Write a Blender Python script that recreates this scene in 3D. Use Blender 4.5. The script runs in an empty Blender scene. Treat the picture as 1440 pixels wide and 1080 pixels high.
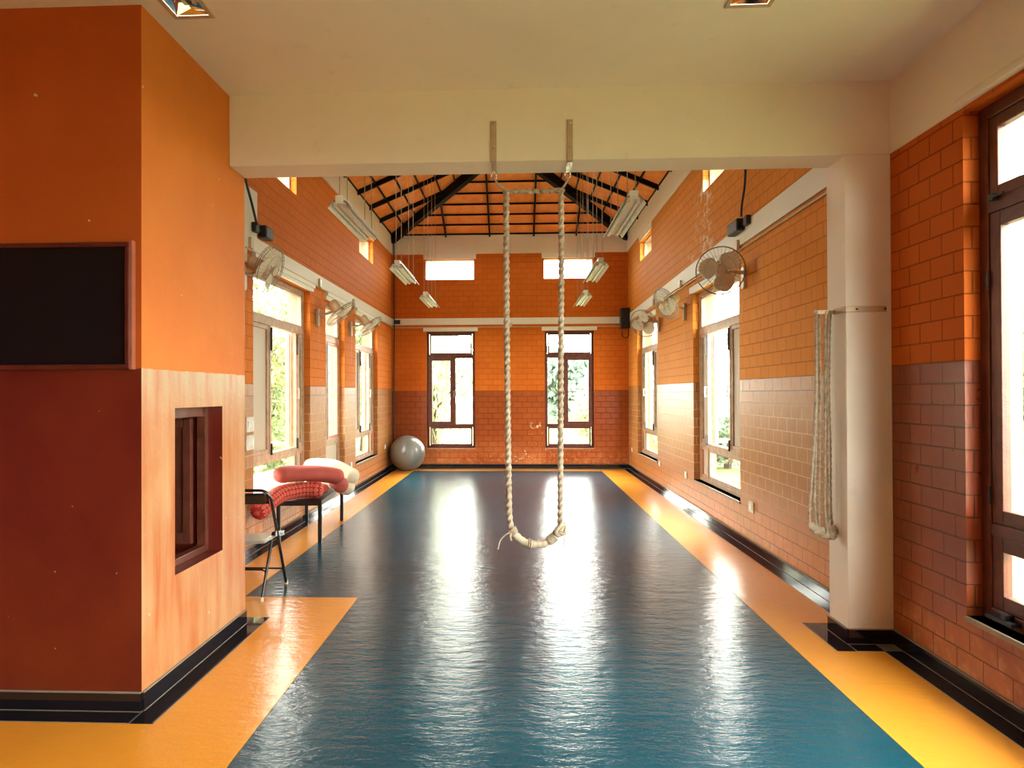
import bpy, math, random
from mathutils import Vector, Matrix
random.seed(7)
PI = math.pi
SC = bpy.context.scene
COL = SC.collection

# ------------------------------------------------------------------ materials
def srgb(r, g, b):
    f = lambda c: (c/255/12.92) if c/255 <= .04045 else ((c/255+.055)/1.055)**2.4
    return (f(r), f(g), f(b), 1)

class NT:
    def __init__(s, name):
        s.m = bpy.data.materials.new(name); s.m.use_nodes = True
        s.t = s.m.node_tree; s.t.nodes.clear()
        s.out = s.t.nodes.new('ShaderNodeOutputMaterial')
    def n(s, typ, **kw):
        nd = s.t.nodes.new('ShaderNode'+typ)
        for k, v in kw.items():
            if k.startswith('_'): nd.inputs[k[1:].replace('_', ' ')].default_value = v
            else: setattr(nd, k, v)
        return nd
    def l(s, a, b): s.t.links.new(a, b)
    def put(s, inp, v):
        if hasattr(v, 'is_linked'): s.l(v, inp)
        else: inp.default_value = v
    def math(s, op, a, b=0.0, c=None):
        nd = s.n('Math', operation=op)
        s.put(nd.inputs[0], a); s.put(nd.inputs[1], b)
        if c is not None: s.put(nd.inputs[2], c)
        return nd.outputs[0]
    def mix(s, f, a, b, mode='MIX'):
        nd = s.n('Mix', data_type='RGBA', blend_type=mode)
        s.put(nd.inputs[0], f); s.put(nd.inputs[6], a); s.put(nd.inputs[7], b)
        return nd.outputs[2]
    def noise(s, vec, scale, detail=3, rough=.55, out=0):
        nd = s.n('TexNoise', _Scale=scale, _Detail=detail, _Roughness=rough)
        if vec is not None: s.l(vec, nd.inputs['Vector'])
        return nd.outputs[out]
    def ramp(s, f, lo, hi, a=0., b=1.):
        nd = s.n('MapRange', clamp=True)
        s.put(nd.inputs[0], f)
        for i, v in enumerate((lo, hi, a, b)): nd.inputs[i+1].default_value = v
        return nd.outputs[0]
    def pos(s):
        return s.n('NewGeometry').outputs['Position']
    def scalev(s, vec, v):
        nd = s.n('VectorMath', operation='MULTIPLY'); s.l(vec, nd.inputs[0]); nd.inputs[1].default_value = v
        return nd.outputs[0]
    def bump(s, h, strength, dist, nrm=None):
        nd = s.n('Bump', _Strength=strength, _Distance=dist); s.l(h, nd.inputs['Height'])
        if nrm is not None: s.l(nrm, nd.inputs['Normal'])
        return nd.outputs[0]
    def bsdf(s, col, rough=.5, metal=0., spec=.5, nrm=None, coat=0., coatr=.1):
        b = s.n('BsdfPrincipled')
        s.put(b.inputs['Base Color'], col); s.put(b.inputs['Roughness'], rough)
        b.inputs['Metallic'].default_value = metal
        s.put(b.inputs['Specular IOR Level'], spec)
        b.inputs['Coat Weight'].default_value = coat; b.inputs['Coat Roughness'].default_value = coatr
        if nrm is not None: s.l(nrm, b.inputs['Normal'])
        s.l(b.outputs[0], s.out.inputs[0])
        return b

def simple(name, col, rough=.5, metal=0., spec=.5, var=.12, scale=9., bump=0., coat=0.):
    m = NT(name)
    p = m.n('TexCoord').outputs['Object']
    nz = m.noise(p, scale, 4)
    c2 = tuple(max(0, x*(1-var*2)) for x in col[:3])+(1,)
    c = m.mix(m.ramp(nz, .3, .7), c2, col)
    nr = m.bump(m.noise(p, scale*8, 3), bump, .01) if bump else None
    m.bsdf(c, rough, metal, spec, nr, coat)
    return m.m

def wall_uv(m):
    g = m.n('NewGeometry'); sp = m.n('SeparateXYZ'); m.l(g.outputs['Position'], sp.inputs[0])
    sn = m.n('SeparateXYZ'); m.l(g.outputs['True Normal'], sn.inputs[0])
    ax = m.math('ABSOLUTE', sn.outputs[0]); ay = m.math('ABSOLUTE', sn.outputs[1])
    u = m.math('ADD', m.math('MULTIPLY', sp.outputs[1], ax), m.math('MULTIPLY', sp.outputs[0], ay))
    cb = m.n('CombineXYZ'); m.l(u, cb.inputs[0]); m.l(sp.outputs[2], cb.inputs[1])
    return cb.outputs[0], sp.outputs, g.outputs['Position']

ORANGE = (.66, .175, .026, 1)
ORANGE2 = (.57, .14, .02, 1)
MAROON = (.215, .04, .015, 1)
MAROON2 = (.30, .066, .02, 1)

def brick_mat(name, zl, up=(ORANGE, ORANGE2), lo=(MAROON, MAROON2), glossr=.36, patch=None, wear=True, zo=0., mlo=(.10, .025, .01, 1), spec=.5, mup=.3):
    m = NT(name)
    uv, xyz, pos = wall_uv(m)
    mp = m.n('Mapping'); mp.inputs['Location'].default_value = (.06, -zl+zo, 0); m.l(uv, mp.inputs[0])
    br = m.n('TexBrick', offset=.5, _Scale=1., _Mortar_Size=.0045, _Mortar_Smooth=.35, _Bias=0.)
    br.inputs['Brick Width'].default_value = .195; br.inputs['Row Height'].default_value = .1117
    br.inputs['Color1'].default_value = (.35, .35, .35, 1); br.inputs['Color2'].default_value = (.65, .65, .65, 1)
    br.inputs['Mortar'].default_value = (.5, .5, .5, 1)
    m.l(mp.outputs[0], br.inputs[0])
    fac = br.outputs['Fac']
    nz = m.noise(pos, 1.3, 4); nf = m.noise(pos, 14., 4, .6)
    isup = m.math('GREATER_THAN', xyz[2], zl)
    var = m.math('ADD', m.math('MULTIPLY', nz, .7), m.math('MULTIPLY', br.outputs['Color'], .5))
    t = m.ramp(var, .35, .85)
    cu = m.mix(t, up[1], up[0]); cl = m.mix(t, lo[1], lo[0])
    # bleached, salt-stained courses near the floor
    band = m.math('MULTIPLY', m.ramp(xyz[2], .62, .12), m.ramp(nz, .38, .6))
    cl = m.mix(m.math('MULTIPLY', band, .75), cl, (.62, .22, .07, 1))
    band2 = m.math('MULTIPLY', m.ramp(xyz[2], .45, .12), m.ramp(nf, .5, .68))
    cl = m.mix(m.math('MULTIPLY', band2, .4), cl, (.75, .42, .2, 1))
    c = m.mix(isup, cl, cu)
    mort = m.math('MULTIPLY', fac, m.math('ADD', m.math('MULTIPLY', isup, mup-.8), .8))
    mc = m.mix(m.math('MULTIPLY', m.math('SUBTRACT', 1., isup), m.math('MULTIPLY', m.ramp(xyz[2], .35, .6), m.ramp(xyz[2], 1.5, 1.3))), (.13, .032, .010, 1), mlo)
    c = m.mix(mort, c, mc)
    if patch:
        for (px, py, pz, r, sc, thr) in patch:
            vd = m.n('VectorMath', operation='DISTANCE'); m.l(pos, vd.inputs[0]); vd.inputs[1].default_value = (px, py, pz)
            f = m.math('MULTIPLY', m.ramp(vd.outputs['Value'], r, r*.4), m.ramp(m.noise(pos, sc, 5, .65), thr, thr+.03))
            c = m.mix(f, c, (.72, .55, .38, 1))
    rough = m.math('ADD', m.math('MULTIPLY', isup, .66-glossr), m.math('ADD', m.math('MULTIPLY', nf, .14), glossr-.07))
    h = m.math('ADD', m.math('MULTIPLY', fac, -1.), m.math('ADD', m.math('MULTIPLY', nf, .42), m.math('MULTIPLY', m.noise(pos, 4., 2), .5)))
    nr = m.bump(h, 1., .0065)
    m.bsdf(c, rough, 0, m.math('ADD', m.math('MULTIPLY', isup, .06-spec), spec), nr)
    return m.m

PXS = -1.775
def plaster_mat(name, zl):
    m = NT(name)
    uv, xyz, pos = wall_uv(m)
    isup = m.math('GREATER_THAN', m.math('ADD', xyz[2], m.math('MULTIPLY', m.noise(pos, 9, 3), .02)), zl+.01)
    nz = m.noise(pos, 1.6, 5); 
    st = m.noise(m.scalev(pos, (9, 9, 1.0)), 1.2, 4)
    cu = m.mix(m.ramp(nz, .3, .7), (.60, .16, .026, 1), (.68, .205, .035, 1))
    cl = m.mix(m.ramp(nz, .35, .65), (.21, .032, .014, 1), (.34, .075, .024, 1))
    cl = m.mix(m.math('MULTIPLY', m.ramp(st, .5, .75), .55), cl, (.45, .14, .05, 1))
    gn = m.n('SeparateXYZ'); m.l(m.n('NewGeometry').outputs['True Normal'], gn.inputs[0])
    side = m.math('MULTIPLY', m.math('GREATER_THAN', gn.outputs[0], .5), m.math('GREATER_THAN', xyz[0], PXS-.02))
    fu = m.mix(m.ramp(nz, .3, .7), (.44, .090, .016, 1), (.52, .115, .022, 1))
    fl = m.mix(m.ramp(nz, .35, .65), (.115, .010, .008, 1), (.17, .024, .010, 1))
    glare_n = m.math('ADD', m.math('MULTIPLY', nz, .55), m.math('MULTIPLY', st, .5))
    side_glare = m.mix(m.ramp(glare_n, .42, .62), (.42, .115, .022, 1), (.50, .27, .12, 1))  # paler lower side face: window glare on the maroon, put into the colour
    side_glare = m.mix(m.math('MULTIPLY', m.ramp(xyz[2], 1.38, 1.62), m.ramp(st, .3, .6)), side_glare, (.42, .31, .17, 1))
    cl = m.mix(side, fl, side_glare); cu = m.mix(side, fu, cu)
    c = m.mix(isup, cl, cu)
    chip = m.math('MULTIPLY', m.ramp(m.noise(pos, 22, 2, .4), .76, .77), 1)
    c = m.mix(chip, c, (.7, .5, .3, 1))
    rough = m.math('ADD', m.math('MULTIPLY', isup, .22), m.math('ADD', m.math('MULTIPLY', st, .12), .27))
    nr = m.bump(m.math('ADD', m.noise(pos, 5, 4), m.math('MULTIPLY', m.noise(pos, 40, 3), .15)), .35, .01)
    m.bsdf(c, rough, 0, m.math('ADD', m.math('MULTIPLY', isup, -.5), .62), nr)
    return m.m

def floor_mat(name, c1, c2, rough, amp):
    m = NT(name)
    pos = m.pos()
    nz = m.noise(pos, .8, 4)
    c = m.mix(m.ramp(nz, .3, .7), c1, c2)
    sp = m.n('SeparateXYZ'); m.l(pos, sp.inputs[0])
    # welded seams between the sheets, every 2.07 m
    fr = m.math('ABSOLUTE', m.math('SUBTRACT', m.math('FRACT', m.math('DIVIDE', m.math('ADD', sp.outputs[1], 20-4.93+1.035), 2.07)), .5))
    seam = m.math('LESS_THAN', fr, .0016)
    c = m.mix(m.math('MULTIPLY', seam, .3), c, (.25, .2, .1, 1))
    # dull scuffs
    sc = m.ramp(m.noise(m.scalev(pos, (1.2, 3.5, 1)), 5., 5, .7), .52, .75)
    r = m.math('ADD', m.math('MULTIPLY', sc, .09), rough)
    # ripples of the sheet run across the room; fine orange-peel texture on top
    rip = m.noise(m.scalev(pos, (2.0, 4.6, 1)), 3.6, 5, .62)
    peel = m.noise(pos, 55., 3, .6)
    big = m.noise(m.scalev(pos, (.7, 1.6, 1)), 1.3, 2)
    h = m.math('ADD', m.math('MULTIPLY', rip, 1.), m.math('ADD', m.math('MULTIPLY', peel, .10), m.math('MULTIPLY', big, 1.2)))
    nr = m.bump(h, amp, .01)
    m.bsdf(c, r, 0, .36, nr)
    return m.m

M = {}
M['brick_r'] = brick_mat('brick_right', 1.625, up=((.68, .265, .042, 1), (.61, .215, .032, 1)), lo=((.36, .14, .030, 1), (.45, .205, .05, 1)), mlo=(.72, .50, .27, 1),  # gloss put into the tan lower paint; mlo paints light-catching joints
    patch=[(2.24, 8.1, 3.75, .5, 6, .53), (2.24, 8.0, 3.3, .35, 7, .55), (2.24, 8.6, 3.1, .4, 8, .58)])
M['brick_rn'] = brick_mat('brick_right_near', 1.655, up=((.60, .14, .022, 1), (.50, .105, .016, 1)), glossr=.3, mup=.55)
M['brick_l'] = brick_mat('brick_left', 1.598, up=((.66, .20, .03, 1), (.60, .165, .024, 1)), lo=((.33, .12, .028, 1), (.43, .185, .045, 1)), mlo=(.62, .42, .24, 1))  # lower paint and pale joints carry the gloss in their colour here too
M['brick_f'] = brick_mat('brick_far', 1.556, up=((.62, .165, .02, 1), (.52, .12, .014, 1)), lo=((.25, .050, .010, 1), (.36, .085, .014, 1)), spec=.22,
    patch=[(.30, 13.5, .22, .4, 9, .60), (.42, 13.5, .78, .20, 9, .56), (.7, 13.5, .2, .35, 12, .60)])
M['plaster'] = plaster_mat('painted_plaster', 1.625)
def white_mat(name, col):
    m = NT(name); pos = m.pos()
    c = m.mix(m.ramp(m.noise(pos, 1.1, 4), .3, .75), tuple(x*.9 for x in col[:3])+(1,), col)
    c = m.mix(m.math('MULTIPLY', m.ramp(m.noise(pos, 6., 5, .7), .62, .8), .25), c, (.42, .34, .22, 1))
    m.bsdf(c, .55, 0, .35, m.bump(m.noise(pos, 30., 3), .12, .004))
    return m.m
M['white'] = white_mat('cream_plaster', (.88, .82, .71, 1))
M['ceil'] = white_mat('ceiling_plaster', (.90, .85, .78, 1))
M['band'] = white_mat('white_band', (.82, .85, .76, 1))
M['beige'] = white_mat('outer_beige_render', (.30, .24, .16, 1))
M['blue'] = floor_mat('blue_vinyl', (.003, .050, .078, 1), (.007, .074, .108, 1), .175, .58)
M['yellow'] = floor_mat('yellow_vinyl', (.72, .29, .026, 1), (.78, .335, .040, 1), .19, .4)
M['granite'] = simple('black_granite', (.012, .013, .018, 1), .07, 0, .6, .2, 60)
M['grout'] = simple('pale_grout', (.32, .27, .21, 1), .8)
M['slab'] = simple('floor_slab', (.2, .18, .16, 1), .6)
M['wood'] = simple('red_brown_wood', (.15, .042, .024, 1), .32, 0, .5, .25, 12, .1)
M['wood_l'] = simple('light_brown_wood', (.52, .34, .21, 1), .4, 0, .5, .2, 12, .1)
M['sill'] = simple('grey_stone_sill', (.30, .25, .18, 1), .5)
def screen_mat():
    m = NT('pale_translucent_panel'); d = m.n('BsdfDiffuse'); t = m.n('BsdfTranslucent'); g = m.n('BsdfGlossy')
    d.inputs[0].default_value = (.55, .49, .38, 1); t.inputs[0].default_value = (.9, .78, .64, 1); g.inputs[1].default_value = .25
    a = m.n('MixShader'); a.inputs[0].default_value = .035; m.l(d.outputs[0], a.inputs[1]); m.l(t.outputs[0], a.inputs[2])
    b = m.n('MixShader'); b.inputs[0].default_value = .05; m.l(a.outputs[0], b.inputs[1]); m.l(g.outputs[0], b.inputs[2])
    m.l(b.outputs[0], m.out.inputs[0]); return m.m
M['screen'] = screen_mat()
M['seatgrey'] = simple('grey_enamelled_seat', (.42, .42, .38, 1), .28)
M['wire'] = simple('thin_wire', (.42, .38, .30, 1), .7)
M['black'] = simple('black_plastic', (.012, .012, .014, 1), .4)
M['dsteel'] = simple('dark_painted_steel', (.012, .010, .012, 1), .35)
M['rafter'] = simple('black_roof_steel', (.004, .004, .005, 1), .6, 0, .2)
M['chrome'] = simple('grey_tube_steel', (.45, .44, .42, 1), .25, 1., .5, .1)
M['cdark'] = simple('dark_tube_steel', (.10, .095, .095, 1), .25, .9, .5, .1)
M['mirror'] = simple('mirror_reflector', (.85, .83, .80, 1), .05, 1., .5, .02)
M['cream_pl'] = simple('cream_plastic', (.66, .54, .36, 1), .35)
M['blade'] = simple('fan_blade_plastic', (.88, .84, .66, 1), .3)
M['cagew'] = simple('cage_wire', (.30, .26, .19, 1), .4, .2)
M['lamp_w'] = simple('white_enamel', (.84, .90, .84, 1), .35)
M['tube'] = simple('tube_glass', (.86, .88, .84, 1), .2)
M['socket'] = simple('white_socket', (.75, .68, .58, 1), .35)
M['board'] = simple('dark_board_face', (.0035, .0035, .006, 1), .55, 0, .25)
M['bframe'] = simple('board_frame_wood', (.12, .022, .014, 1), .35, 0, .5, .2)
M['bstrip'] = simple('pink_wood_strip', (.42, .14, .08, 1), .4)
M['ball'] = simple('silver_grey_rubber', (.21, .215, .19, 1), .3, .15, .5, .06, 3)
M['strap'] = simple('cream_painted_steel', (.58, .46, .31, 1), .4, .2)
M['zinc'] = simple('bare_zinc', (.7, .68, .62, 1), .25, .9)
M['rope'] = simple('cotton_rope', (.60, .50, .37, 1), .85, 0, .2, .25, 40, .4)
M['cloth'] = simple('cream_cloth', (.66, .56, .42, 1), .85, 0, .2, .2, 20, .3)
M['pink'] = simple('pink_fabric', (.44, .085, .062, 1), .7, 0, .3, .1, 6, .1)
M['creamf'] = simple('cream_fabric', (.62, .53, .37, 1), .8, 0, .3, .08, 5, .1)
M['bark'] = simple('bark', (.10, .07, .045, 1), .9)
M['pinkw'] = simple('pink_casement_paint', (.62, .25, .14, 1), .4)

def red_pattern():
    m = NT('red_patterned_fabric'); p = m.n('TexCoord').outputs['UV']
    v = m.n('TexVoronoi', feature='F1', _Scale=1., _Randomness=.12); m.l(p, v.inputs['Vector'])
    d = v.outputs['Distance']
    ring = m.math('MULTIPLY', m.ramp(d, .16, .2), m.ramp(d, .44, .38))
    c = m.mix(ring, (.33, .022, .018, 1), (.62, .14, .09, 1))
    c = m.mix(m.ramp(d, .12, .08), c, (.60, .17, .11, 1))
    m.bsdf(c, .75, 0, .25)
    return m.m
M['redpat'] = red_pattern()

def tile_mat():
    m = NT('clay_ceiling_tiles'); pos = m.pos(); 
    br = m.n('TexVoronoi', feature='F1', _Scale=9., _Randomness=.5); m.l(pos, br.inputs['Vector'])
    d = br.outputs['Distance']
    rings = m.math('SINE', m.math('MULTIPLY', d, 45.))
    nz = m.noise(pos, 5., 5, .65)
    c = m.mix(m.ramp(nz, .3, .7), (.88, .26, .05, 1), (.96, .42, .11, 1))
    c = m.mix(m.math('MULTIPLY', m.ramp(rings, .2, 1.), .3), c, (.40, .08, .015, 1))
    nr = m.bump(rings, .3, .004)
    m.bsdf(c, .6, 0, .3, nr)
    return m.m
M['tile'] = tile_mat()

def glass_mat():
    m = NT('window_glass')
    tr = m.n('BsdfTransparent'); tr.inputs[0].default_value = (.95, .97, .95, 1)
    gl = m.n('BsdfGlossy'); gl.inputs['Roughness'].default_value = .02
    lw = m.n('LayerWeight'); fc = m.math('ADD', m.math('MULTIPLY', m.math('POWER', lw.outputs['Facing'], 5.), .9), .03)
    mx = m.n('MixShader'); m.l(fc, mx.inputs[0]); m.l(tr.outputs[0], mx.inputs[1]); m.l(gl.outputs[0], mx.inputs[2])
    m.l(mx.outputs[0], m.out.inputs[0]); return m.m
M['glass'] = glass_mat()

def leaf_mat(name, c1, c2):
    m = NT(name); 
    oi = m.noise(m.pos(), 3., 3)
    c = m.mix(m.ramp(oi, .35, .65), c1, c2)
    d = m.n('BsdfDiffuse'); t = m.n('BsdfTranslucent'); m.l(c, d.inputs[0]); m.l(c, t.inputs[0])
    mx = m.n('MixShader'); mx.inputs[0].default_value = .35
    m.l(d.outputs[0], mx.inputs[1]); m.l(t.outputs[0], mx.inputs[2]); m.l(mx.outputs[0], m.out.inputs[0])
    return m.m
M['leaf1'] = leaf_mat('leaf_green', (.13, .18, .075, 1), (.27, .34, .17, 1))
M['leaf2'] = leaf_mat('leaf_olive', (.30, .33, .17, 1), (.50, .52, .32, 1))
M['leaf3'] = leaf_mat('leaf_blue_green', (.12, .18, .14, 1), (.24, .32, .26, 1))
def lawn_mat():
    m = NT('lawn_grass'); p = m.pos()
    c = m.mix(m.ramp(m.noise(p, 2., 6, .7), .35, .65), (.10, .12, .035, 1), (.17, .17, .07, 1))
    m.bsdf(c, .9, 0, .1); return m.m
M['lawn'] = lawn_mat()

# ------------------------------------------------------------------ mesh builder
class MB:
    def __init__(s): s.v = []; s.f = []; s.uv = {}
    def add(s, vs, fs):
        o = len(s.v); s.v += [tuple(p) for p in vs]; s.f += [tuple(i+o for i in f) for f in fs]
        return s
    def box(s, x0, y0, z0, x1, y1, z1):
        if x0 > x1: x0, x1 = x1, x0
        if y0 > y1: y0, y1 = y1, y0
        if z0 > z1: z0, z1 = z1, z0
        vs = [(x, y, z) for z in (z0, z1) for y in (y0, y1) for x in (x0, x1)]
        return s.add(vs, [(0, 2, 3, 1), (4, 5, 7, 6), (0, 1, 5, 4), (2, 6, 7, 3), (0, 4, 6, 2), (1, 3, 7, 5)])
    def tube(s, pts, r, seg=10, closed=False, cap=True, rfun=None, up=None):
        pts = [Vector(p) for p in pts]; n = len(pts)
        rr = r if isinstance(r, (list, tuple)) else [r]*n
        T = []
        for i in range(n):
            a = pts[(i-1) % n] if (closed or i > 0) else pts[i]
            b = pts[(i+1) % n] if (closed or i < n-1) else pts[i]
            T.append((b-a).normalized())
        ref = Vector(up) if up else (Vector((0, 0, 1)) if abs(T[0].z) < .9 else Vector((1, 0, 0)))
        N = (ref - T[0]*ref.dot(T[0])).normalized(); vs = []; L = 0
        for i in range(n):
            if i: 
                N = (N - T[i]*N.dot(T[i])).normalized(); L += (pts[i]-pts[i-1]).length
            B = T[i].cross(N)
            for k in range(seg):
                a = 2*PI*k/seg; q = rr[i]*(rfun(a, L) if rfun else 1)
                vs.append(pts[i]+N*math.cos(a)*q+B*math.sin(a)*q)
        fs = []
        for i in range(n if closed else n-1):
            j = (i+1) % n
            for k in range(seg):
                k2 = (k+1) % seg; fs.append((i*seg+k, i*seg+k2, j*seg+k2, j*seg+k))
        if cap and not closed:
            fs.append(tuple(range(seg))[::-1]); fs.append(tuple((n-1)*seg+k for k in range(seg)))
        return s.add(vs, fs)
    def bar(s, a, b, w, h, up=(0, 0, 1)):
        a = Vector(a); b = Vector(b); t = (b-a).normalized(); up = Vector(up)
        sd = t.cross(up).normalized(); u = sd.cross(t).normalized(); vs = []
        for p in (a, b):
            for (i, j) in ((-1, -1), (1, -1), (1, 1), (-1, 1)): vs.append(p+sd*i*w/2+u*j*h/2)
        return s.add(vs, [(0, 1, 2, 3)[::-1], (4, 5, 6, 7), (0, 1, 5, 4), (1, 2, 6, 5), (2, 3, 7, 6), (3, 0, 4, 7)][0:] )
    def lathe(s, prof, seg=24, mat=None):
        mat = mat or Matrix(); vs = []; n = len(prof)
        for (r, z) in prof:
            for k in range(seg):
                a = 2*PI*k/seg; vs.append(mat @ Vector((r*math.cos(a), r*math.sin(a), z)))
        fs = []
        for i in range(n-1):
            for k in range(seg):
                k2 = (k+1) % seg; fs.append((i*seg+k, i*seg+k2, (i+1)*seg+k2, (i+1)*seg+k))
        fs.append(tuple(range(seg))[::-1]); fs.append(tuple((n-1)*seg+k for k in range(seg)))
        return s.add(vs, fs)
    def grid(s, fn, nu, nv, cu=False):
        vs = [fn(i/(nu if cu else nu-1), j/(nv-1)) for j in range(nv) for i in range(nu)]; fs = []
        for j in range(nv-1):
            for i in range(nu if cu else nu-1):
                i2 = (i+1) % nu; fs.append((j*nu+i, j*nu+i2, (j+1)*nu+i2, (j+1)*nu+i))
        return s.add(vs, fs)
    def build(s, name, mat, parent=None, smooth=False, bevel=0, label=None):
        me = bpy.data.meshes.new(name)
        org = Vector((0, 0, 0))
        if parent is None and s.v:
            xs = [v[0] for v in s.v]; ys = [v[1] for v in s.v]; zs = [v[2] for v in s.v]
            org = Vector(((min(xs)+max(xs))/2, (min(ys)+max(ys))/2, min(zs)))
            me.from_pydata([tuple(Vector(v)-org) for v in s.v], [], s.f)
        else: me.from_pydata(s.v, [], s.f)
        me.validate(); me.update()
        o = bpy.data.objects.new(name, me); COL.objects.link(o); me.materials.append(mat)
        o.location = org
        if parent is not None: o.parent = parent
        if smooth:
            for p in me.polygons: p.use_smooth = True
            try: me.set_sharp_from_angle(angle=math.radians(40))
            except Exception: pass
        if bevel:
            b = o.modifiers.new('bevel', 'BEVEL'); b.width = bevel; b.segments = 2; b.limit_method = 'ANGLE'
        if label: o['label'] = label
        return o

def tag(o, label, cat, group=None, kind=None):
    if label: o['label'] = label
    if cat: o['category'] = cat
    if group: o['group'] = group
    if kind: o['kind'] = kind
    return o
def thing(name, loc, label=None, cat=None, group=None, rz=0, kind=None):
    o = bpy.data.objects.new(name, None); COL.objects.link(o); o.location = loc; o.rotation_euler = (0, 0, rz)
    o.empty_display_size = .1
    return tag(o, label, cat, group, kind)
def struct(mb, name, mat, label, cat=None, parent=None, bevel=0):
    o = mb.build(name, mat, parent, bevel=bevel)
    if parent is None: tag(o, label, cat or name.split('_')[0], None, 'structure')
    return o
def rel(o): return Vector(o.location)
def shift(mb, org, rz=0):
    R = Matrix.Rotation(-rz, 3, 'Z')
    mb.v = [tuple(R @ (Vector(v)-Vector(org))) for v in mb.v]; return mb

# ------------------------------------------------------------------ room dimensions
RW, LW, FY = 2.24, -2.49, 13.50
PX, PY0, PY1 = -1.775, 3.135, 4.36         # wall block on the left
BY0, BY1, BZ = 4.12, 4.36, 2.92            # beam
CZ = 3.36
EZ = 4.70                                   # eaves of the hall
TI, TO = .13, .28                           # inner leaf / whole wall thickness
NB, NL = -3.0, -4.6                         # back and left limits of the near room

def slab(fn, u0, u1, z0, z1, w0, w1, holes):
    """wall leaf with rectangular openings; fn(u,w,z)->world"""
    us = sorted({u0, u1, *[min(max(h[i], u0), u1) for h in holes for i in (0, 1)]})
    zs = sorted({z0, z1, *[min(max(h[i], z0), z1) for h in holes for i in (2, 3)]})
    def solid(i, j):
        if i < 0 or j < 0 or i >= len(us)-1 or j >= len(zs)-1: return False
        cu, cz = (us[i]+us[i+1])/2, (zs[j]+zs[j+1])/2
        return not any(h[0] < cu < h[1] and h[2] < cz < h[3] for h in holes)
    mb = MB()
    def q(*p): mb.add([fn(*a) for a in p], [(0, 1, 2, 3)])
    for i in range(len(us)-1):
        for j in range(len(zs)-1):
            if not solid(i, j): continue
            a, b, c, d = us[i], us[i+1], zs[j], zs[j+1]
            q((a, w0, c), (b, w0, c), (b, w0, d), (a, w0, d)); q((a, w1, d), (b, w1, d), (b, w1, c), (a, w1, c))
            if not solid(i-1, j): q((a, w0, c), (a, w0, d), (a, w1, d), (a, w1, c))
            if not solid(i+1, j): q((b, w1, c), (b, w1, d), (b, w0, d), (b, w0, c))
            if not solid(i, j-1): q((a, w1, c), (b, w1, c), (b, w0, c), (a, w0, c))
            if not solid(i, j+1): q((a, w0, d), (b, w0, d), (b, w1, d), (a, w1, d))
    return mb
fR = lambda u, w, z: (RW+w, u, z)
fL = lambda u, w, z: (LW-w, u, z)
fF = lambda u, w, z: (u, FY+w, z)
fNL = lambda u, w, z: (NL-w, u, z)
fNB = lambda u, w, z: (u, NB-w, z)

SI, TP = .41, 2.75
WR = [(6.86, 8.62, SI, TP), (10.8, 12.53, SI, TP)]                    # right wall windows
WL = [(6.32, 8.10, SI, TP), (8.77, 9.75, SI, TP), (10.42, 12.11, SI, TP)]
WF = [(-1.785, -.81, SI, TP), (.585, 1.56, SI, TP)]
CR = [(7.15, 8.13, 3.88, 4.22), (11.2, 12.2, 3.85, 4.20)]
CL = [(6.60, 7.60, 3.77, 4.18), (10.7, 11.74, 3.77, 4.18)]
CF = [(-1.80, -.82, 3.79, 4.20), (.57, 1.55, 3.79, 4.20)]
WN = [(1.0, 3.47, .385, 2.9), (-2.8, -.2, .385, 2.9)]                # near room right wall; the second is unseen, added for light
ZT = 4.95
struct(slab(fR, BY0, FY+TO, 0, ZT, 0, TI, WR+CR), 'wall_right', M['brick_r'], 'painted brick side wall on the right of the hall')
struct(slab(fR, NB-TO, BY0, 0, 2.92, 0, TI, WN), 'wall_right', M['brick_rn'], 'painted brick wall beside the large window at the right edge')
struct(slab(fL, BY1, FY+TO, 0, ZT, 0, TI, WL+CL), 'wall_left', M['brick_l'], 'painted brick side wall on the left of the hall')
struct(slab(fF, LW, RW, 0, ZT, 0, TI, WF+CF), 'wall_back', M['brick_f'], 'painted brick end wall with two tall windows')
# outer leaf in beige render
struct(slab(fR, NB-TO, FY+TO, -.5, ZT, TI, TO, WR+CR+WN), 'wall_right', M['beige'], 'beige outer render of the right wall')
struct(slab(fL, BY1, FY+TO, -.5, ZT, TI, TO, WL+CL), 'wall_left', M['beige'], 'beige outer render of the left wall')
struct(slab(fF, LW-TO, RW+TO, -.5, ZT, TI, TO, WF+CF), 'wall_back', M['beige'], 'beige outer render of the end wall')
# near room
WNL = [(-1.4, 1.0, .4, 2.8)]
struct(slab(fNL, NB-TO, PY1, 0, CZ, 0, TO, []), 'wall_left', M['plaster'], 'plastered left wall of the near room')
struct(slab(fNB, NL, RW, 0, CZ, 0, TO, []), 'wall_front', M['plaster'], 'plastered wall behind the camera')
# wall block with the niche
NI = (3.45, 4.02, .56, 1.43)
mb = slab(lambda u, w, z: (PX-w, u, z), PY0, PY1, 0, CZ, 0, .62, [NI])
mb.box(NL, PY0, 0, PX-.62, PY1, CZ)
struct(mb, 'wall_block', M['plaster'], 'orange and maroon plastered wall block on the left with a niche', 'wall')
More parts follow.
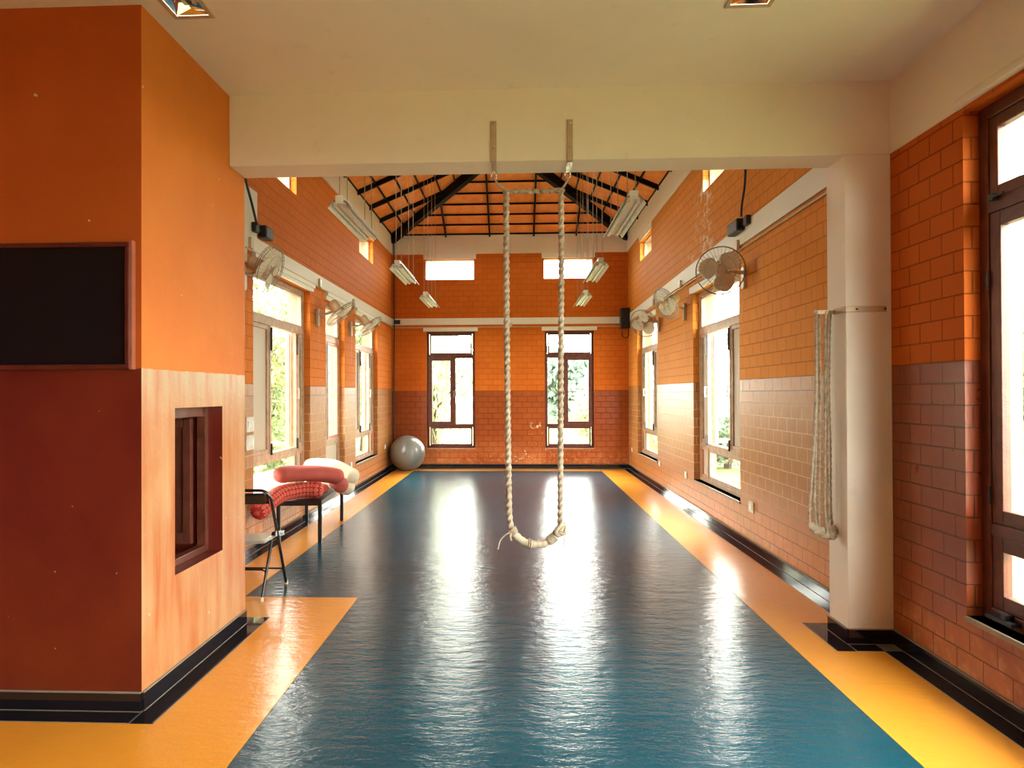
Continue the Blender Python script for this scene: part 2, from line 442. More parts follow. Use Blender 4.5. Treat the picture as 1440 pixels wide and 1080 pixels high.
# back of the niche
# upper wall closing the hall over the beam, and the beam / column
mb = MB(); mb.box(PX-.7, BY0, CZ+.12, RW+TO, BY1, 6.0)
struct(mb, 'wall_front', M['white'], 'cream wall above the beam')
mb = MB(); mb.box(PX, BY0, BZ, RW, BY1, CZ+.12)
struct(mb, 'beam', M['white'], 'cream concrete beam spanning the opening between the rooms', 'beam', bevel=.006)
mb = MB(); mb.box(1.972, BY0, 0, RW, BY1, BZ)
struct(mb, 'column', M['white'], 'cream column at the right end of the beam', 'column', bevel=.006)
mb = MB(); mb.box(RW-.004, NB, 2.92, RW+TO, BY0, CZ+.12)
struct(mb, 'trim_1', M['white'], 'cream concrete lintel beam above the right hand window')
mb = MB(); mb.tube([(RW+.0, 3.5, 2.945), (RW, 3.44, 2.95), (RW, -2.5, 2.95)], .028, 12)
struct(mb, 'trim_2', M['white'], 'rounded cream moulding along the head of the near window')
# ceiling with two recesses
DL = [(-1.655, -1.487, 3.06, 3.238), (1.03, 1.214, 3.09, 3.277)]
struct(slab(lambda u, w, z: (u, z, CZ+w), NL-TO, RW+TO, NB-TO, BY0, 0, .12, DL), 'ceiling', M['ceil'], 'cream plaster ceiling of the near room')

# floor
mb = MB(); mb.box(NL-TO, NB-TO, -.2, RW+TO, FY+TO, 0)
struct(mb, 'floor', M['slab'], 'floor slab')
def poly(mb, pts, z0, z1):
    n = len(pts); vs = [(x, y, z) for z in (z0, z1) for x, y in pts]
    mb.add(vs, [tuple(range(n))[::-1], tuple(range(n, 2*n))]+[(i, (i+1) % n, n+(i+1) % n, n+i) for i in range(n)])
# black granite borders on the floor (.12 wide) then skirtings
BW = .118
def skirt(name, u0, u1, fn, label, ends=(0, 0), axis='y'):
    """fn(u, off, z) off = distance into the room"""
    o = thing(name, fn((u0+u1)/2, 0, 0), label, 'baseboard', None, 0, 'structure')
    def bx(mb, a, b, o0, o1, z0, z1):
        p = fn(a, o0, z0); q = fn(b, o1, z1); mb.box(*p, *q)
    mb = MB(); bx(mb, u0, u1, 0, .012, .004, .090); shift(mb, o.location).build('skirting', M['granite'], o)
    mb = MB(); bx(mb, u0-ends[0], u1+ends[1], .012, BW, 0, .004); shift(mb, o.location).build('floor_border', M['granite'], o)
    mb = MB(); bx(mb, u0, u1, 0, .014, .090, .094); bx(mb, u0, u1, .012, .0145, .004, .0065)
    bx(mb, u0-ends[0], u1+ends[1], BW, BW+.004, 0, .0045)
    shift(mb, o.location).build('grout_line', M['grout'], o)
    return o
skirt('baseboard_right', BY1, FY-.0, lambda u, d, z: (RW-d, u, z), 'black granite skirting along the right hall wall')
skirt('baseboard_right', NB, BY0, lambda u, d, z: (RW-d, u, z), 'black granite skirting under the near window', (0, -BW))
skirt('baseboard_left', PY1, FY, lambda u, d, z: (LW+d, u, z), 'black granite skirting along the left hall wall')
skirt('baseboard_back', LW+.013, RW-.013, lambda u, d, z: (u, FY-d, z), 'black granite skirting along the end wall', (-.106, -.106))
skirt('baseboard_block_side', PY0, PY1, lambda u, d, z: (PX+d, u, z), 'black granite skirting round the wall block', (BW, BW))
skirt('baseboard_block_front', NL, PX, lambda u, d, z: (u, PY0-d, z), 'black granite skirting in front of the wall block', (0, 0))
skirt('baseboard_column_side', BY0, BY1, lambda u, d, z: (1.972-d, u, z), 'black granite skirting of the column', (BW, BW))
skirt('baseboard_column_front', 1.972, RW, lambda u, d, z: (u, BY0-d, z), 'black granite front skirting of the column', (0, -BW))
# vinyl sheets
ZM = .0035
mb = MB(); poly(mb, [(-1.163, NB+.12), (1.605, NB+.12), (1.64, 13.05), (-1.985, 13.05), (-2.01, 4.935), (-1.163, 4.935)], 0, ZM)
tag(mb.build('floor_mat', M['blue']), 'glossy dark blue vinyl flooring sheet down the middle of the hall', 'floor mat', None, 'structure')
mb = MB()
poly(mb, [(NL+.12, NB+.12), (-1.166, NB+.12), (-1.166, 4.932), (-2.013, 4.932), (-1.988, 13.053), (-1.988, 13.378), (-2.368, 13.378), (-2.368, PY1+BW+.005), (PX+BW+.005, PY1+BW+.005), (PX+BW+.005, PY0-BW-.005), (NL+.12, PY0-BW-.005)], 0, ZM)
poly(mb, [(-1.988, 13.053), (2.118, 13.053), (2.118, 13.378), (-1.988, 13.378)], 0, ZM)
poly(mb, [(1.608, NB+.12), (2.118, NB+.12), (2.118, BY0-BW-.005), (1.972-BW-.005, BY0-BW-.005), (1.972-BW-.005, BY1+BW+.005), (2.118, BY1+BW+.005), (2.118, 13.053), (1.643, 13.053)], 0, ZM)
tag(mb.build('floor_mat_yellow', M['yellow']), 'glossy yellow vinyl border sheets along the walls', 'floor mat', None, 'structure')

# white bands, ring beam, lintels
tn = [3]
def trim(label, *boxes, mat='band', bevel=0):
    mb = MB()
    for b in boxes: mb.box(*b)
    o = struct(mb, 'trim_%d' % tn[0], M[mat], label, bevel=bevel); tn[0] += 1; return o
mb = MB()
mb.add([(LW, 6.12, 2.865), (LW+.015, 6.12, 2.865), (LW+.015, FY, 2.865), (LW, FY, 2.865), (LW, 6.12, 3.0), (LW+.015, 6.12, 3.0), (LW+.015, FY, 3.01), (LW, FY, 3.01)],
       [(0, 1, 2, 3), (4, 7, 6, 5), (0, 4, 5, 1), (1, 5, 6, 2), (2, 6, 7, 3), (3, 7, 4, 0)])
mb.box(LW, 5.86, 2.72, LW+.016, 6.14, 3.44); mb.box(LW, 6.14, 2.99, LW+.014, 6.39, 3.44)
struct(mb, 'trim_3', M['band'], 'white painted concrete band along the left wall'); tn[0] = 4
mb = MB()
mb.add([(RW-.015, BY1, 2.975), (RW, BY1, 2.975), (RW, FY, 2.90), (RW-.015, FY, 2.90), (RW-.015, BY1, 3.185), (RW, BY1, 3.185), (RW, FY, 3.05), (RW-.015, FY, 3.05)],
       [(0, 3, 2, 1), (4, 5, 6, 7), (0, 1, 5, 4), (1, 2, 6, 5), (2, 3, 7, 6), (3, 0, 4, 7)])
struct(mb, 'trim_4', M['band'], 'white painted concrete band along the right wall'); tn[0] = 5
trim('white painted concrete band across the end wall', (LW, FY-.015, 2.88, RW, FY, 3.012))
trim('cream ring beam round the top of the hall', (LW, BY1, 4.31, LW+.02, FY, EZ+.03), (RW-.02, BY1, 4.31, RW, FY, EZ+.03), (LW, FY-.02, 4.30, RW, FY, EZ+.03),
     *[(RW-.012, a-.04, d+.0, RW, b+.04, 4.31) for a, b, c, d in CR], *[(LW, a-.04, d, LW+.012, b+.04, 4.31) for a, b, c, d in CL],
     *[(a-.04, FY-.012, d, b+.04, FY, 4.30) for a, b, c, d in CF], mat='white')
for (a, b, c, d) in WR: trim('white lintel over a right wall window', (RW-.03, a-.06, d+.0, RW, b+.06, d+.075))
for (a, b, c, d) in WL: trim('white lintel over a left wall window', (LW, a-.06, d, LW+.03, b+.06, d+.04), (LW, a-.06, d+.04, LW+.05, b+.06, d+.085))
for (a, b, c, d) in WF: trim('white lintel over an end wall window', (a-.06, FY-.03, d, b+.06, FY, d+.075))
for (a, b, c, d) in WR+WN: trim('grey stone sill in the right wall', (RW-.012, a, c-.025, RW+TI, b, c), mat='sill')
for (a, b, c, d) in WL: trim('grey stone sill in the left wall', (LW+.012, a, c-.025, LW-TI, b, c), mat='sill')
for (a, b, c, d) in WF: trim('grey stone sill in the end wall', (a, FY-.01, c-.02, b, FY+TI, c), mat='wood_l')

# ------------------------------------------------------------------ windows
wn = [0]
def window(fn, rect, kind, depth=(.075, .14), label='', mirror=False, fat=.05):
    """timber window in an opening; u along the wall, w outward"""
    u0, u1, z0, z1 = rect; wn[0] += 1
    org = Vector(fn((u0+u1)/2, depth[0], z0))
    W = thing('window_%d' % wn[0], org, label, 'window', None, 0, 'structure')
    w0, w1 = depth
    def B(mb, a, b, c, d, e0=w0, e1=w1):
        p = fn(a, e0, c); q = fn(b, e1, d); mb.box(*p, *q)
    def put(mb, name, mat, par=W, **k): return shift(mb, org).build(name, M[mat], par, **k)
    def sash(a, b, c, d, s=.045, pane='glass', nm='sash', mat='wood', off=0):
        f = MB(); e0, e1 = w0+.008+off, w1-.012+off
        B(f, a, a+s, c, d, e0, e1); B(f, b-s, b, c, d, e0, e1); B(f, a+s, b-s, c, c+s, e0, e1); B(f, a+s, b-s, d-s, d, e0, e1)
        fo = put(f, nm, mat, bevel=.004)
        g = MB(); wm = (e0+e1)/2; B(g, a+s-.003, b-s+.003, c+s-.003, d-s+.003, wm-.002, wm+.002)
        put(g, 'pane', pane, fo); return fo
    F = MB(); s = fat
    B(F, u0, u0+s, z0, z1); B(F, u1-s, u1, z0, z1); B(F, u0+s, u1-s, z0, z0+s); B(F, u0+s, u1-s, z1-s, z1)
    a, b = u0+s, u1-s
    if kind == 'slot':
        put(F, 'frame', 'wood_l'); sash(a, b, z0+s, z1-s, .0, nm='glazing', mat='wood_l') if False else None
        g = MB(); B(g, a, b, z0+s, z1-s, .1, .104); put(g, 'pane', 'glass'); return W
    zr1, zr2 = z0+.415, z0+.475        # lower rail
    zt1, zt2 = z1-.53, z1-.46          # transom rail
    B(F, a, b, zr1, zr2); B(F, a, b, zt1, zt2)
    if kind == 'two':
        m = (u0+u1)/2 + (.06 if not mirror else -.10)
        B(F, m-.025, m+.025, zr2, zt1); put(F, 'frame', 'wood', bevel=.004)
        sash(a+.012, b-.012, zt2, z1-s, .03)
        sash(a+.012, b-.012, z0+s, zr1, .03)
        L, R = (a, m-.025), (m+.025, b)
        cas, fix = (L, R) if not mirror else (R, L)
        sash(cas[0], cas[1], zr2, zt1, .055, nm='casement')
        sash(fix[0], fix[1], zr2, zt1, .008)
        h = MB(); B(h, m-.008, m+.008, 1.42, 1.56, w0-.03, w0-.02); B(h, m-.008, m+.008, 1.42, 1.44, w0-.02, w0); B(h, m-.008, m+.008, 1.54, 1.56, w0-.02, w0)
        put(h, 'handle', 'zinc')
    elif kind == 'three':
        m1, m2 = mirror                # mullion centres near / far
        B(F, m1-.025, m1+.025, zr2, zt1); B(F, m2-.025, m2+.025, zr2, zt1); B(F, m2-.025, m2+.025, z0+s, zr1)
        put(F, 'frame', 'wood_l', bevel=.004)
        sash(a, b, zt2, z1-s, .03, mat='wood_l')
        sash(a, m1-.025, zr2, zt1, .045, 'screen', mat='wood_l'); sash(m2+.025, b, zr2, zt1, .045, 'screen', mat='wood_l')
        sash(a, m2-.025, z0+s, zr1, .04, mat='wood_l'); sash(m2+.025, b, z0+s, zr1, .03, 'screen', mat='pinkw')
        # middle casement standing open at right angles, hinged on the far mullion
        f = MB(); wl = m2-m1-.08; t0, t1 = m2-.035-.03, m2-.035
        B(f, t0, t1, zr2+.01, zt1-.01, w1, w1+.05); B(f, t0, t1, zr2+.01, zt1-.01, w1+wl-.05, w1+wl)
        B(f, t0, t1, zr2+.01, zr2+.06, w1+.05, w1+wl-.05); B(f, t0, t1, zt1-.06, zt1-.01, w1+.05, w1+wl-.05)
        c = put(f, 'casement', 'pinkw', bevel=.004)
        g = MB(); B(g, t0+.013, t0+.017, zr2+.055, zt1-.055, w1+.047, w1+wl-.047); put(g, 'pane', 'glass', c)
        for mm in (m1, m2):
            h = MB(); B(h, mm-.010, mm+.010, zt1-.26, zt1-.02, w0-.018, w0); B(h, mm-.010, mm+.010, zr2-.02, zr2+.10, w0-.018, w0)
            put(h, 'stay', 'black')
            h = MB(); B(h, mm-.005, mm+.005, 1.45, 1.57, w0-.03, w0-.022); B(h, mm-.005, mm+.005, 1.45, 1.46, w0-.022, w0); B(h, mm-.005, mm+.005, 1.56, 1.57, w0-.022, w0)
            put(h, 'handle', 'zinc')
    elif kind == 'narrow':
        m = mirror
        B(F, m-.022, m+.022, zr2, zt1); put(F, 'frame', 'wood_l', bevel=.004)
        sash(a, b, zt2, z1-s, .03, mat='wood_l'); sash(a, b, z0+s, zr1, .03, 'screen', mat='wood_l')
        sash(a, m-.022, zr2, zt1, .045, 'screen', mat='wood_l'); sash(m+.022, b, zr2, zt1, .04, 'glass', mat='pinkw')
    elif kind == 'big':
        m = mirror
        B(F, m-.03, m+.03, z0+s, zt1); put(F, 'frame', 'wood', bevel=.004)
        sash(a, b, zt2, z1-s, .055)
        sash(a, m-.03, zr2, zt1, .07, nm='casement'); sash(m+.03, b, zr2, zt1, .07, nm='casement')
        sash(a, m-.03, z0+s, zr1, .07); sash(m+.03, b, z0+s, zr1, .07)
        h = MB(); B(h, b-.20, b-.03, z0+.03, z0+.045, w0-.05, w0); B(h, b-.15, b-.12, z0+.045, z0+.07, w0-.04, w0); put(h, 'window_stay', 'black')
        h = MB(); B(h, b-.075, b-.045, zt2-.02, zt2+.01, w0-.03, w0); B(h, b-.14, b-.075, zt2-.012, zt2, w0-.03, w0-.02); put(h, 'latch', 'black')
        for z in (.95, 2.0):
            h = MB(); B(h, b-.005, b+.008, z, z+.09, w0-.008, w0); put(h, 'hinge', 'black')
    return W
window(fF, WF[0], 'two', label='tall brown window left in the end wall')
window(fF, WF[1], 'two', label='tall brown window right in the end wall', mirror=True)
window(fR, WR[0], 'three', label='three light window in the right wall nearer the column', mirror=(7.42, 8.28))
window(fR, WR[1], 'three', label='window in the right wall near the far corner', mirror=(11.45, 12.2))
window(fL, WL[0], 'three', label='three light window in the left wall beside the chair', mirror=(6.98, 7.83))
window(fL, WL[1], 'narrow', label='narrow window in the middle of the left wall', mirror=9.15)
window(fL, WL[2], 'three', label='window in the left wall near the far corner', mirror=(11.05, 11.75))
for r in CF: window(fF, r, 'slot', label='high slot window in the end wall', fat=.012)
for r in CR: window(fR, r, 'slot', label='high slot window in the right wall', fat=.02)
for r in CL: window(fL, r, 'slot', label='high slot window in the left wall', fat=.02)
window(fR, WN[0], 'big', label='large brown window at the right edge of the near room', mirror=2.2, fat=.065)
window(fR, WN[1], 'big', label='unseen brown window added beside the camera to light the near room', mirror=-1.5, fat=.065)

# ------------------------------------------------------------------ hall roof
SL = .43; hw = (RW-LW)/2; XR = (RW+LW)/2; ZR = EZ+SL*hw; YA, YB = BY1+hw, FY-hw
ov = .45
A = [(LW-ov, BY1-ov, EZ-SL*ov), (RW+ov, BY1-ov, EZ-SL*ov), (RW+ov, FY+ov, EZ-SL*ov), (LW-ov, FY+ov, EZ-SL*ov), (XR, YA, ZR), (XR, YB, ZR)]
fcs = [(0, 1, 4), (1, 2, 5, 4), (2, 3, 5), (3, 0, 4, 5)]
mb = MB(); mb.add(A, fcs); mb.add([(x, y, z+.06) for x, y, z in A], [f[::-1] for f in fcs])
n = len(mb.v)//2
mb.f += [(i, i+n, (i+1) % 4+n, (i+1) % 4) for i in range(4)]
roof = struct(mb, 'ceiling', M['tile'], 'hipped roof lined with orange clay tiles on black steel', 'ceiling')
ro = rel(roof)
def rz_(d): return EZ+SL*d
def rpart(mb, nm): return shift(mb, ro).build(nm, M['rafter'], roof)
DW, DH = .042, .075
for x in (-2.262, -1.385, -.504, .375, 1.22):
    d1 = min(x-LW, RW-x); mb = MB()
    mb.bar((x, FY-.0, rz_(0)-DH/2+.0), (x, FY-d1, rz_(d1)-DH/2), .03, DH); rpart(mb, 'rafter')
    mb = MB(); mb.bar((x, BY1, rz_(0)-DH/2), (x, BY1+d1, rz_(d1)-DH/2), .03, DH); rpart(mb, 'rafter')
y = 12.26
while y > BY1+.3:
    d1 = min(hw, FY-y, y-BY1)
    for s, X0 in ((1, LW), (-1, RW)):
        mb = MB(); mb.bar((X0, y, rz_(0)-DH/2), (X0+s*d1, y, rz_(d1)-DH/2), DW, DH); rpart(mb, 'rafter')
    y -= .87
for (X0, s) in ((LW, 1), (RW, -1)):
    for (Y0, t) in ((FY, -1), (BY1, 1)):
        mb = MB(); mb.bar((X0, Y0, EZ-.10), (XR, Y0+t*hw, ZR-.10), .10, .17); rpart(mb, 'hip_beam')
mb = MB(); mb.bar((XR, YA, ZR-.1), (XR, YB, ZR-.1), .10, .17); rpart(mb, 'ridge_beam')
k = 0
while .02+k*.281 < hw:
    d = .02+k*.281; z = rz_(d)-.018; x0, x1, y0, y1 = LW+d, RW-d, BY1+d, FY-d
    for a, b in (((x0, y1, z), (x1, y1, z)), ((x0, y0, z), (x1, y0, z)), ((x0, y0, z), (x0, y1, z)), ((x1, y0, z), (x1, y1, z))):
        mb = MB(); mb.bar(a, b, .022, .030); rpart(mb, 'batten')
    k += 1

# ------------------------------------------------------------------ niche in the wall block
nx, ny = PX, (NI[0]+NI[1])/2
N = thing('niche_cabinet', (PX-.30, ny, NI[2]), 'dark wooden shutter niche framed in the side of the orange wall block', 'cabinet')
o_ = rel(N)
def nb(mb, nm, mat, par=N, **k): return shift(mb, o_).build(nm, M[mat], par, **k)
mb = MB(); x0, x1 = PX-.14, PX-.085; s = .04
mb.box(x0, NI[0], NI[2], x1, NI[0]+s, NI[3]); mb.box(x0, NI[1]-s, NI[2], x1, NI[1], NI[3]); mb.box(x0, NI[0]+s, NI[2], x1, NI[1]-s, NI[2]+s); mb.box(x0, NI[0]+s, NI[3]-s-.02, x1, NI[1]-s, NI[3])
nb(mb, 'frame', 'wood', bevel=.004)
mb = MB(); t0, t1 = NI[1]-.075, NI[1]-.04; a, b = x0-.36, x0-.02
mb.box(a, t0, NI[2]+.05, a+.05, t1, NI[3]-.07); mb.box(b-.05, t0, NI[2]+.05, b, t1, NI[3]-.07); mb.box(a+.05, t0, NI[2]+.05, b-.05, t1, NI[2]+.12); mb.box(a+.05, t0, NI[3]-.13, b-.05, t1, NI[3]-.07)
dr = nb(mb, 'shutter', 'wood', bevel=.004)
mb = MB(); mb.box(a+.045, t0+.012, NI[2]+.115, b-.045, t1-.008, NI[3]-.125); nb(mb, 'panel', 'wood', dr)
mb = MB(); mb.box(PX-.61, NI[0]+.002, NI[2]+.002, PX-.60, NI[1]-.002, NI[3]-.002); nb(mb, 'shade_sheet', 'black')  # black sheet painting the shade deep inside the niche

# ------------------------------------------------------------------ board on the front of the block
bz0, bz1, bx0, bx1 = 1.645, 2.20, -3.3, -1.84
T = thing('blackboard', ((bx0+bx1)/2, PY0, bz0), 'dark blank board in a red-brown wooden frame on the front of the orange wall block', 'board')
o_ = rel(T)
mb = MB(); mb.box(bx0, PY0-.018, bz0, bx1, PY0-.004, bz1); shift(mb, o_).build('board_face', M['board'], T)
mb = MB(); w = .024
mb.box(bx0-w, PY0-.034, bz0-w, bx1+w, PY0, bz0); mb.box(bx0-w, PY0-.034, bz1, bx1+w, PY0, bz1+w); mb.box(bx0-w, PY0-.034, bz0, bx0, PY0, bz1); mb.box(bx1, PY0-.034, bz0, bx1+w, PY0, bz1)
shift(mb, o_).build('frame', M['bframe'], T, bevel=.006)
mb = MB(); mb.box(bx1+w, PY0-.03, bz0-w, bx1+w+.012, PY0, bz1+w+.006); shift(mb, o_).build('edge_strip', M['bstrip'], T, label='paler pink wooden strip')

# ------------------------------------------------------------------ downlights
for i, (a, b, c, d) in enumerate(DL):
    lab = ['square mirrored recessed downlight in the ceiling above the orange wall block', 'square mirrored recessed downlight in the ceiling right of the rope swing'][i]
    T = thing('ceiling_downlight', ((a+b)/2, (c+d)/2, CZ), lab, 'ceiling light', 'recessed ceiling downlights'); o_ = rel(T)
    mb = MB(); w = .018
    for r in ((a-w, c-w, a+.004, d+w), (b-.004, c-w, b+w, d+w), (a+.004, c-w, b-.004, c+.004), (a+.004, d-.004, b-.004, d+w)):
        mb.box(r[0], r[1], CZ-.008, r[2], r[3], CZ)
    shift(mb, o_).build('frame', M['strap'], T, bevel=.003)
    mb = MB(); cx, cy = (a+b)/2, (c+d)/2; q = .05; zt = CZ+.09
    o4 = [(a+.004, c+.004, CZ), (b-.004, c+.004, CZ), (b-.004, d-.004, CZ), (a+.004, d-.004, CZ)]; mid = []
    for j in range(4):
        p, r = Vector(o4[j]), Vector(o4[(j+1) % 4]); mid.append((p*.5+r*.5)*.72+Vector((cx, cy, zt-.02))*.28)
    i4 = [(cx-q, cy-q, zt), (cx+q, cy-q, zt), (cx+q, cy+q, zt), (cx-q, cy+q, zt)]
    mb.add(o4+i4+[tuple(m_) for m_ in mid], [f for j in range(4) for f in ((j, (j+1) % 4, 8+j), (j, 8+j, 4+j), ((j+1) % 4, 4+(j+1) % 4, 8+j), (4+j, 8+j, 4+(j+1) % 4))]+[(4, 5, 6, 7)])
    shift(mb, o_).build('reflector', M['mirror'], T)
    for sx in (-.025, .025):
        mb = MB(); mb.tube([(cx+sx, c+.03, CZ+.045), (cx+sx, d-.03, CZ+.045)], .011, 10); shift(mb, o_).build('lamp', M['tube'], T, smooth=True)

# ------------------------------------------------------------------ hanging tube lights
def tube_light(xc, y0, y1, z, label, tilt=0):
    T = thing('tube_light', (xc, (y0+y1)/2, z), label, 'tube light', 'hanging tube lights'); L = (y1-y0)/2
    prof = [(-.088, 0), (-.05, .055), (-.03, .055), (-.03, .095), (.03, .095), (.03, .055), (.05, .055), (.088, 0), (.084, -.002), (.046, .048), (.026, .048), (.018, .03), (-.018, .03), (-.026, .048), (-.046, .048), (-.084, -.002)]
    mb = MB(); n = len(prof)
    vs = [(x, s*L, zz) for s in (-1, 1) for x, zz in prof]
    fs = [(i, (i+1) % n, n+(i+1) % n, n+i) for i in range(n)]
    mb.add(vs, fs)
    mb.add([(x, s*L, zz) for s in (-1, 1) for x, zz in [(-.03, .03), (.03, .03), (.03, .095), (-.03, .095)]], [(0, 1, 2, 3), (4, 7, 6, 5)])
    mb.build('reflector', M['lamp_w'], T)
    for sx in (-1, 1):
        t = MB(); t.tube([(sx*.036, -L+.03, .022), (sx*.036, L-.03, .022)], .013, 10); t.build('fluorescent_tube', M['tube'], T, smooth=True)
        for e in (-1, 1):
            h = MB(); h.box(sx*.036-.012, e*(L-.03)-.012, .01, sx*.036+.012, e*(L-.03)+.012, .05); h.build('lamp_holder', M['socket'], T)
    for e in (-1, 1):
        ry = (y0+y1)/2+e*(L-.12)
        d = min(xc-LW, RW-xc, FY-ry, ry-BY1); zt = rz_(d)-z
        for sx in (-.03, .03):
            w_ = MB(); w_.tube([(sx, e*(L-.12), .09), (sx*.9, e*(L-.12), zt)], .0035, 6); w_.build('hanging_wire', M['wire'], T)
    return T
for i, (ya, yb) in enumerate(((4.93, 6.03), (7.36, 8.48), (9.66, 10.80))):
    wl = ['nearest', 'middle', 'farthest']
    tube_light(-1.295, ya, yb, 2.875, 'white twin tube light hung over the left side of the hall, '+wl[i]+' of three')
    tube_light((.865, .932, 1.01)[i], ya, yb, 2.875, 'white twin tube light hung over the right side of the hall, '+wl[i]+' of three')

# ------------------------------------------------------------------ wall fans
def fan(wall, by, bz, c, axis, label, R=.222):
    c = Vector(c); ax = Vector(axis).normalized(); sx = 1 if wall == LW else -1
    T = thing('wall_fan', (wall, by, bz-.12), label, 'fan', 'wall fans'); o_ = rel(T)
    rot = Vector((0, 0, 1)).rotation_difference(ax).to_matrix().to_4x4()
    Mx = Matrix.Translation(c) @ rot
    def put(mb, nm, mat, **k): return shift(mb, o_).build(nm, M[mat], T, **k)
    mb = MB(); n = 14
    pr = []
    for j in range(n):   # rounded wedge plate
        a = 2*PI*j/n; pr.append((by+.042*math.cos(a), bz+(.075 if math.sin(a) > 0 else -.075)+.042*math.sin(a)))
    vs = [(wall+sx*w_, yy, zz) for w_ in (0, .035) for yy, zz in pr]
    mb.add(vs, [tuple(range(n))[::-1], tuple(range(n, 2*n))]+[(i, (i+1) % n, n+(i+1) % n, n+i) for i in range(n)])
    put(mb, 'wall_bracket', 'cream_pl', bevel=.006)
    back = Mx @ Vector((0, 0, -.12)); elbow = Vector((back.x*.55+wall*.45, (back.y+by)/2, bz+.05))
    mb = MB(); mb.tube([(wall+sx*.03, by, bz+.045), elbow, back+Vector((0, 0, -.05)), back], .017, 10); put(mb, 'arm', 'cream_pl', smooth=True)
    mb = MB(); mb.lathe([(.03, -.20), (.058, -.19), (.066, -.16), (.066, -.09), (.052, -.06), (.03, -.055)], 20, Mx); put(mb, 'motor_housing', 'cream_pl', smooth=True)
    # guard: two domed wire baskets joined at the rim
    mb = MB()
    for rr, zz in ((R, 0.), (R*.97, .02), (R*.985, -.02), (R*.62, .052), (R*.6, -.048)):
        pts = [Mx @ Vector((rr*math.cos(t*PI/16), rr*math.sin(t*PI/16), zz)) for t in range(32)]
        mb.tube(pts, .0030 if rr > R*.9 else .0013, 6, closed=True)
    for j in range(36):
        a = 2*PI*j/36; dx, dy = math.cos(a), math.sin(a)
        mb.tube([Mx @ Vector((dx*r_, dy*r_, z_)) for r_, z_ in ((.045, .066), (R*.5, .060), (R*.85, .036), (R, 0))], .0010, 4)
        mb.tube([Mx @ Vector((dx*r_, dy*r_, z_)) for r_, z_ in ((.05, -.058), (R*.5, -.052), (R*.85, -.034), (R, 0))], .0010, 4)
    put(mb, 'guard', 'cagew')
    mb = MB(); mb.lathe([(.03, .070), (.042, .068), (.045, .060), (.045, .056)], 20, Mx); put(mb, 'guard_badge', 'cream_pl', smooth=True)
    mb = MB(); mb.lathe([(.0, -.05), (.04, -.05), (.045, 0), (.036, .03), (.012, .04)], 20, Mx); put(mb, 'hub', 'blade', smooth=True)
    for j in range(3):
        a0 = 2*PI*j/3+.5
        def f(u, v):
            r_ = .035+(R-.055)*v; wid = .42+.55*math.sin(PI*min(1, v*.78+.12)); ed = 1-.25*max(0, v-.85)/.15
            a = a0+(u-.5)*2*wid*.95*(1-.35*v*v*.6)*ed; r2 = r_*(1-.10*abs(u-.5)**2*4*v)
            return Mx @ Vector((r2*math.cos(a), r2*math.sin(a), (u-.5)*-.045))
        mb = MB(); mb.grid(f, 12, 10); o = put(mb, 'blade', 'blade', smooth=True)
        sm = o.modifiers.new('solid', 'SOLIDIFY'); sm.thickness = .003
    # pull cord
    mb = MB(); mb.tube([(wall+sx*.03, by, bz-.1), (wall+sx*.028, by, bz-.55)], .002, 5); put(mb, 'pull_cord', 'cream_pl')
    return T
fan(RW, 6.66, 2.62, (1.935, 6.45, 2.65), (-.30, -1, -.12), 'cream wall fan facing the camera above the nearest right wall window', .225)
fan(RW, 8.97, 2.56, (1.93, 8.75, 2.64), (-.85, -.25, -.50), 'cream wall fan turned side-on, middle of the three on the right wall')
fan(RW, 10.57, 2.56, (1.955, 10.4, 2.56), (-.60, -.65, -.45), 'cream wall fan by the black speaker, farthest on the right wall')
fan(LW, 6.05, 2.56, (-2.27, 6.14, 2.655), (.92, -.10, -.36), 'cream wall fan seen edge-on beside the orange wall block, nearest on the left wall')
fan(LW, 8.36, 2.46, (-2.20, 8.45, 2.515), (.60, .10, -.72), 'cream wall fan tipped downward, middle of the three on the left wall')
fan(LW, 10.06, 2.48, (-2.20, 10.15, 2.52), (.60, .10, -.72), 'cream wall fan tipped downward, farthest on the left wall')

# ------------------------------------------------------------------ rope helpers
def twist(a, L): return 1+.24*math.cos(3*(a)-L*2*PI/.045*1.0)
def rope(mb, pts, r, step=.0075, seg=12):
    P = [Vector(p) for p in pts]; out = []
    # Catmull-Rom resample
    Q = [P[0]*2-P[1]]+P+[P[-1]*2-P[-2]]
    for i in range(1, len(Q)-2):
        n = max(1, int((Q[i+1]-Q[i]).length/step))
        for k in range(n):
            t = k/n; a, b, c, d = Q[i-1], Q[i], Q[i+1], Q[i+2]
            out.append(.5*((2*b)+(c-a)*t+(2*a-5*b+4*c-d)*t*t+(3*b-a-3*c+d)*t**3))
    out.append(P[-1]); mb.tube(out, r, seg, rfun=twist); return mb
def spl(pts, n=8):
    P = [Vector(p) for p in pts]; Q = [P[0]*2-P[1]]+P+[P[-1]*2-P[-2]]; out = []
    for i in range(1, len(Q)-2):
        for k in range(n):
            t = k/n; a, b, c, d = Q[i-1], Q[i], Q[i+1], Q[i+2]
            out.append(.5*((2*b)+(c-a)*t+(2*a-5*b+4*c-d)*t*t+(3*b-a-3*c+d)*t**3))
    return out+[P[-1]]

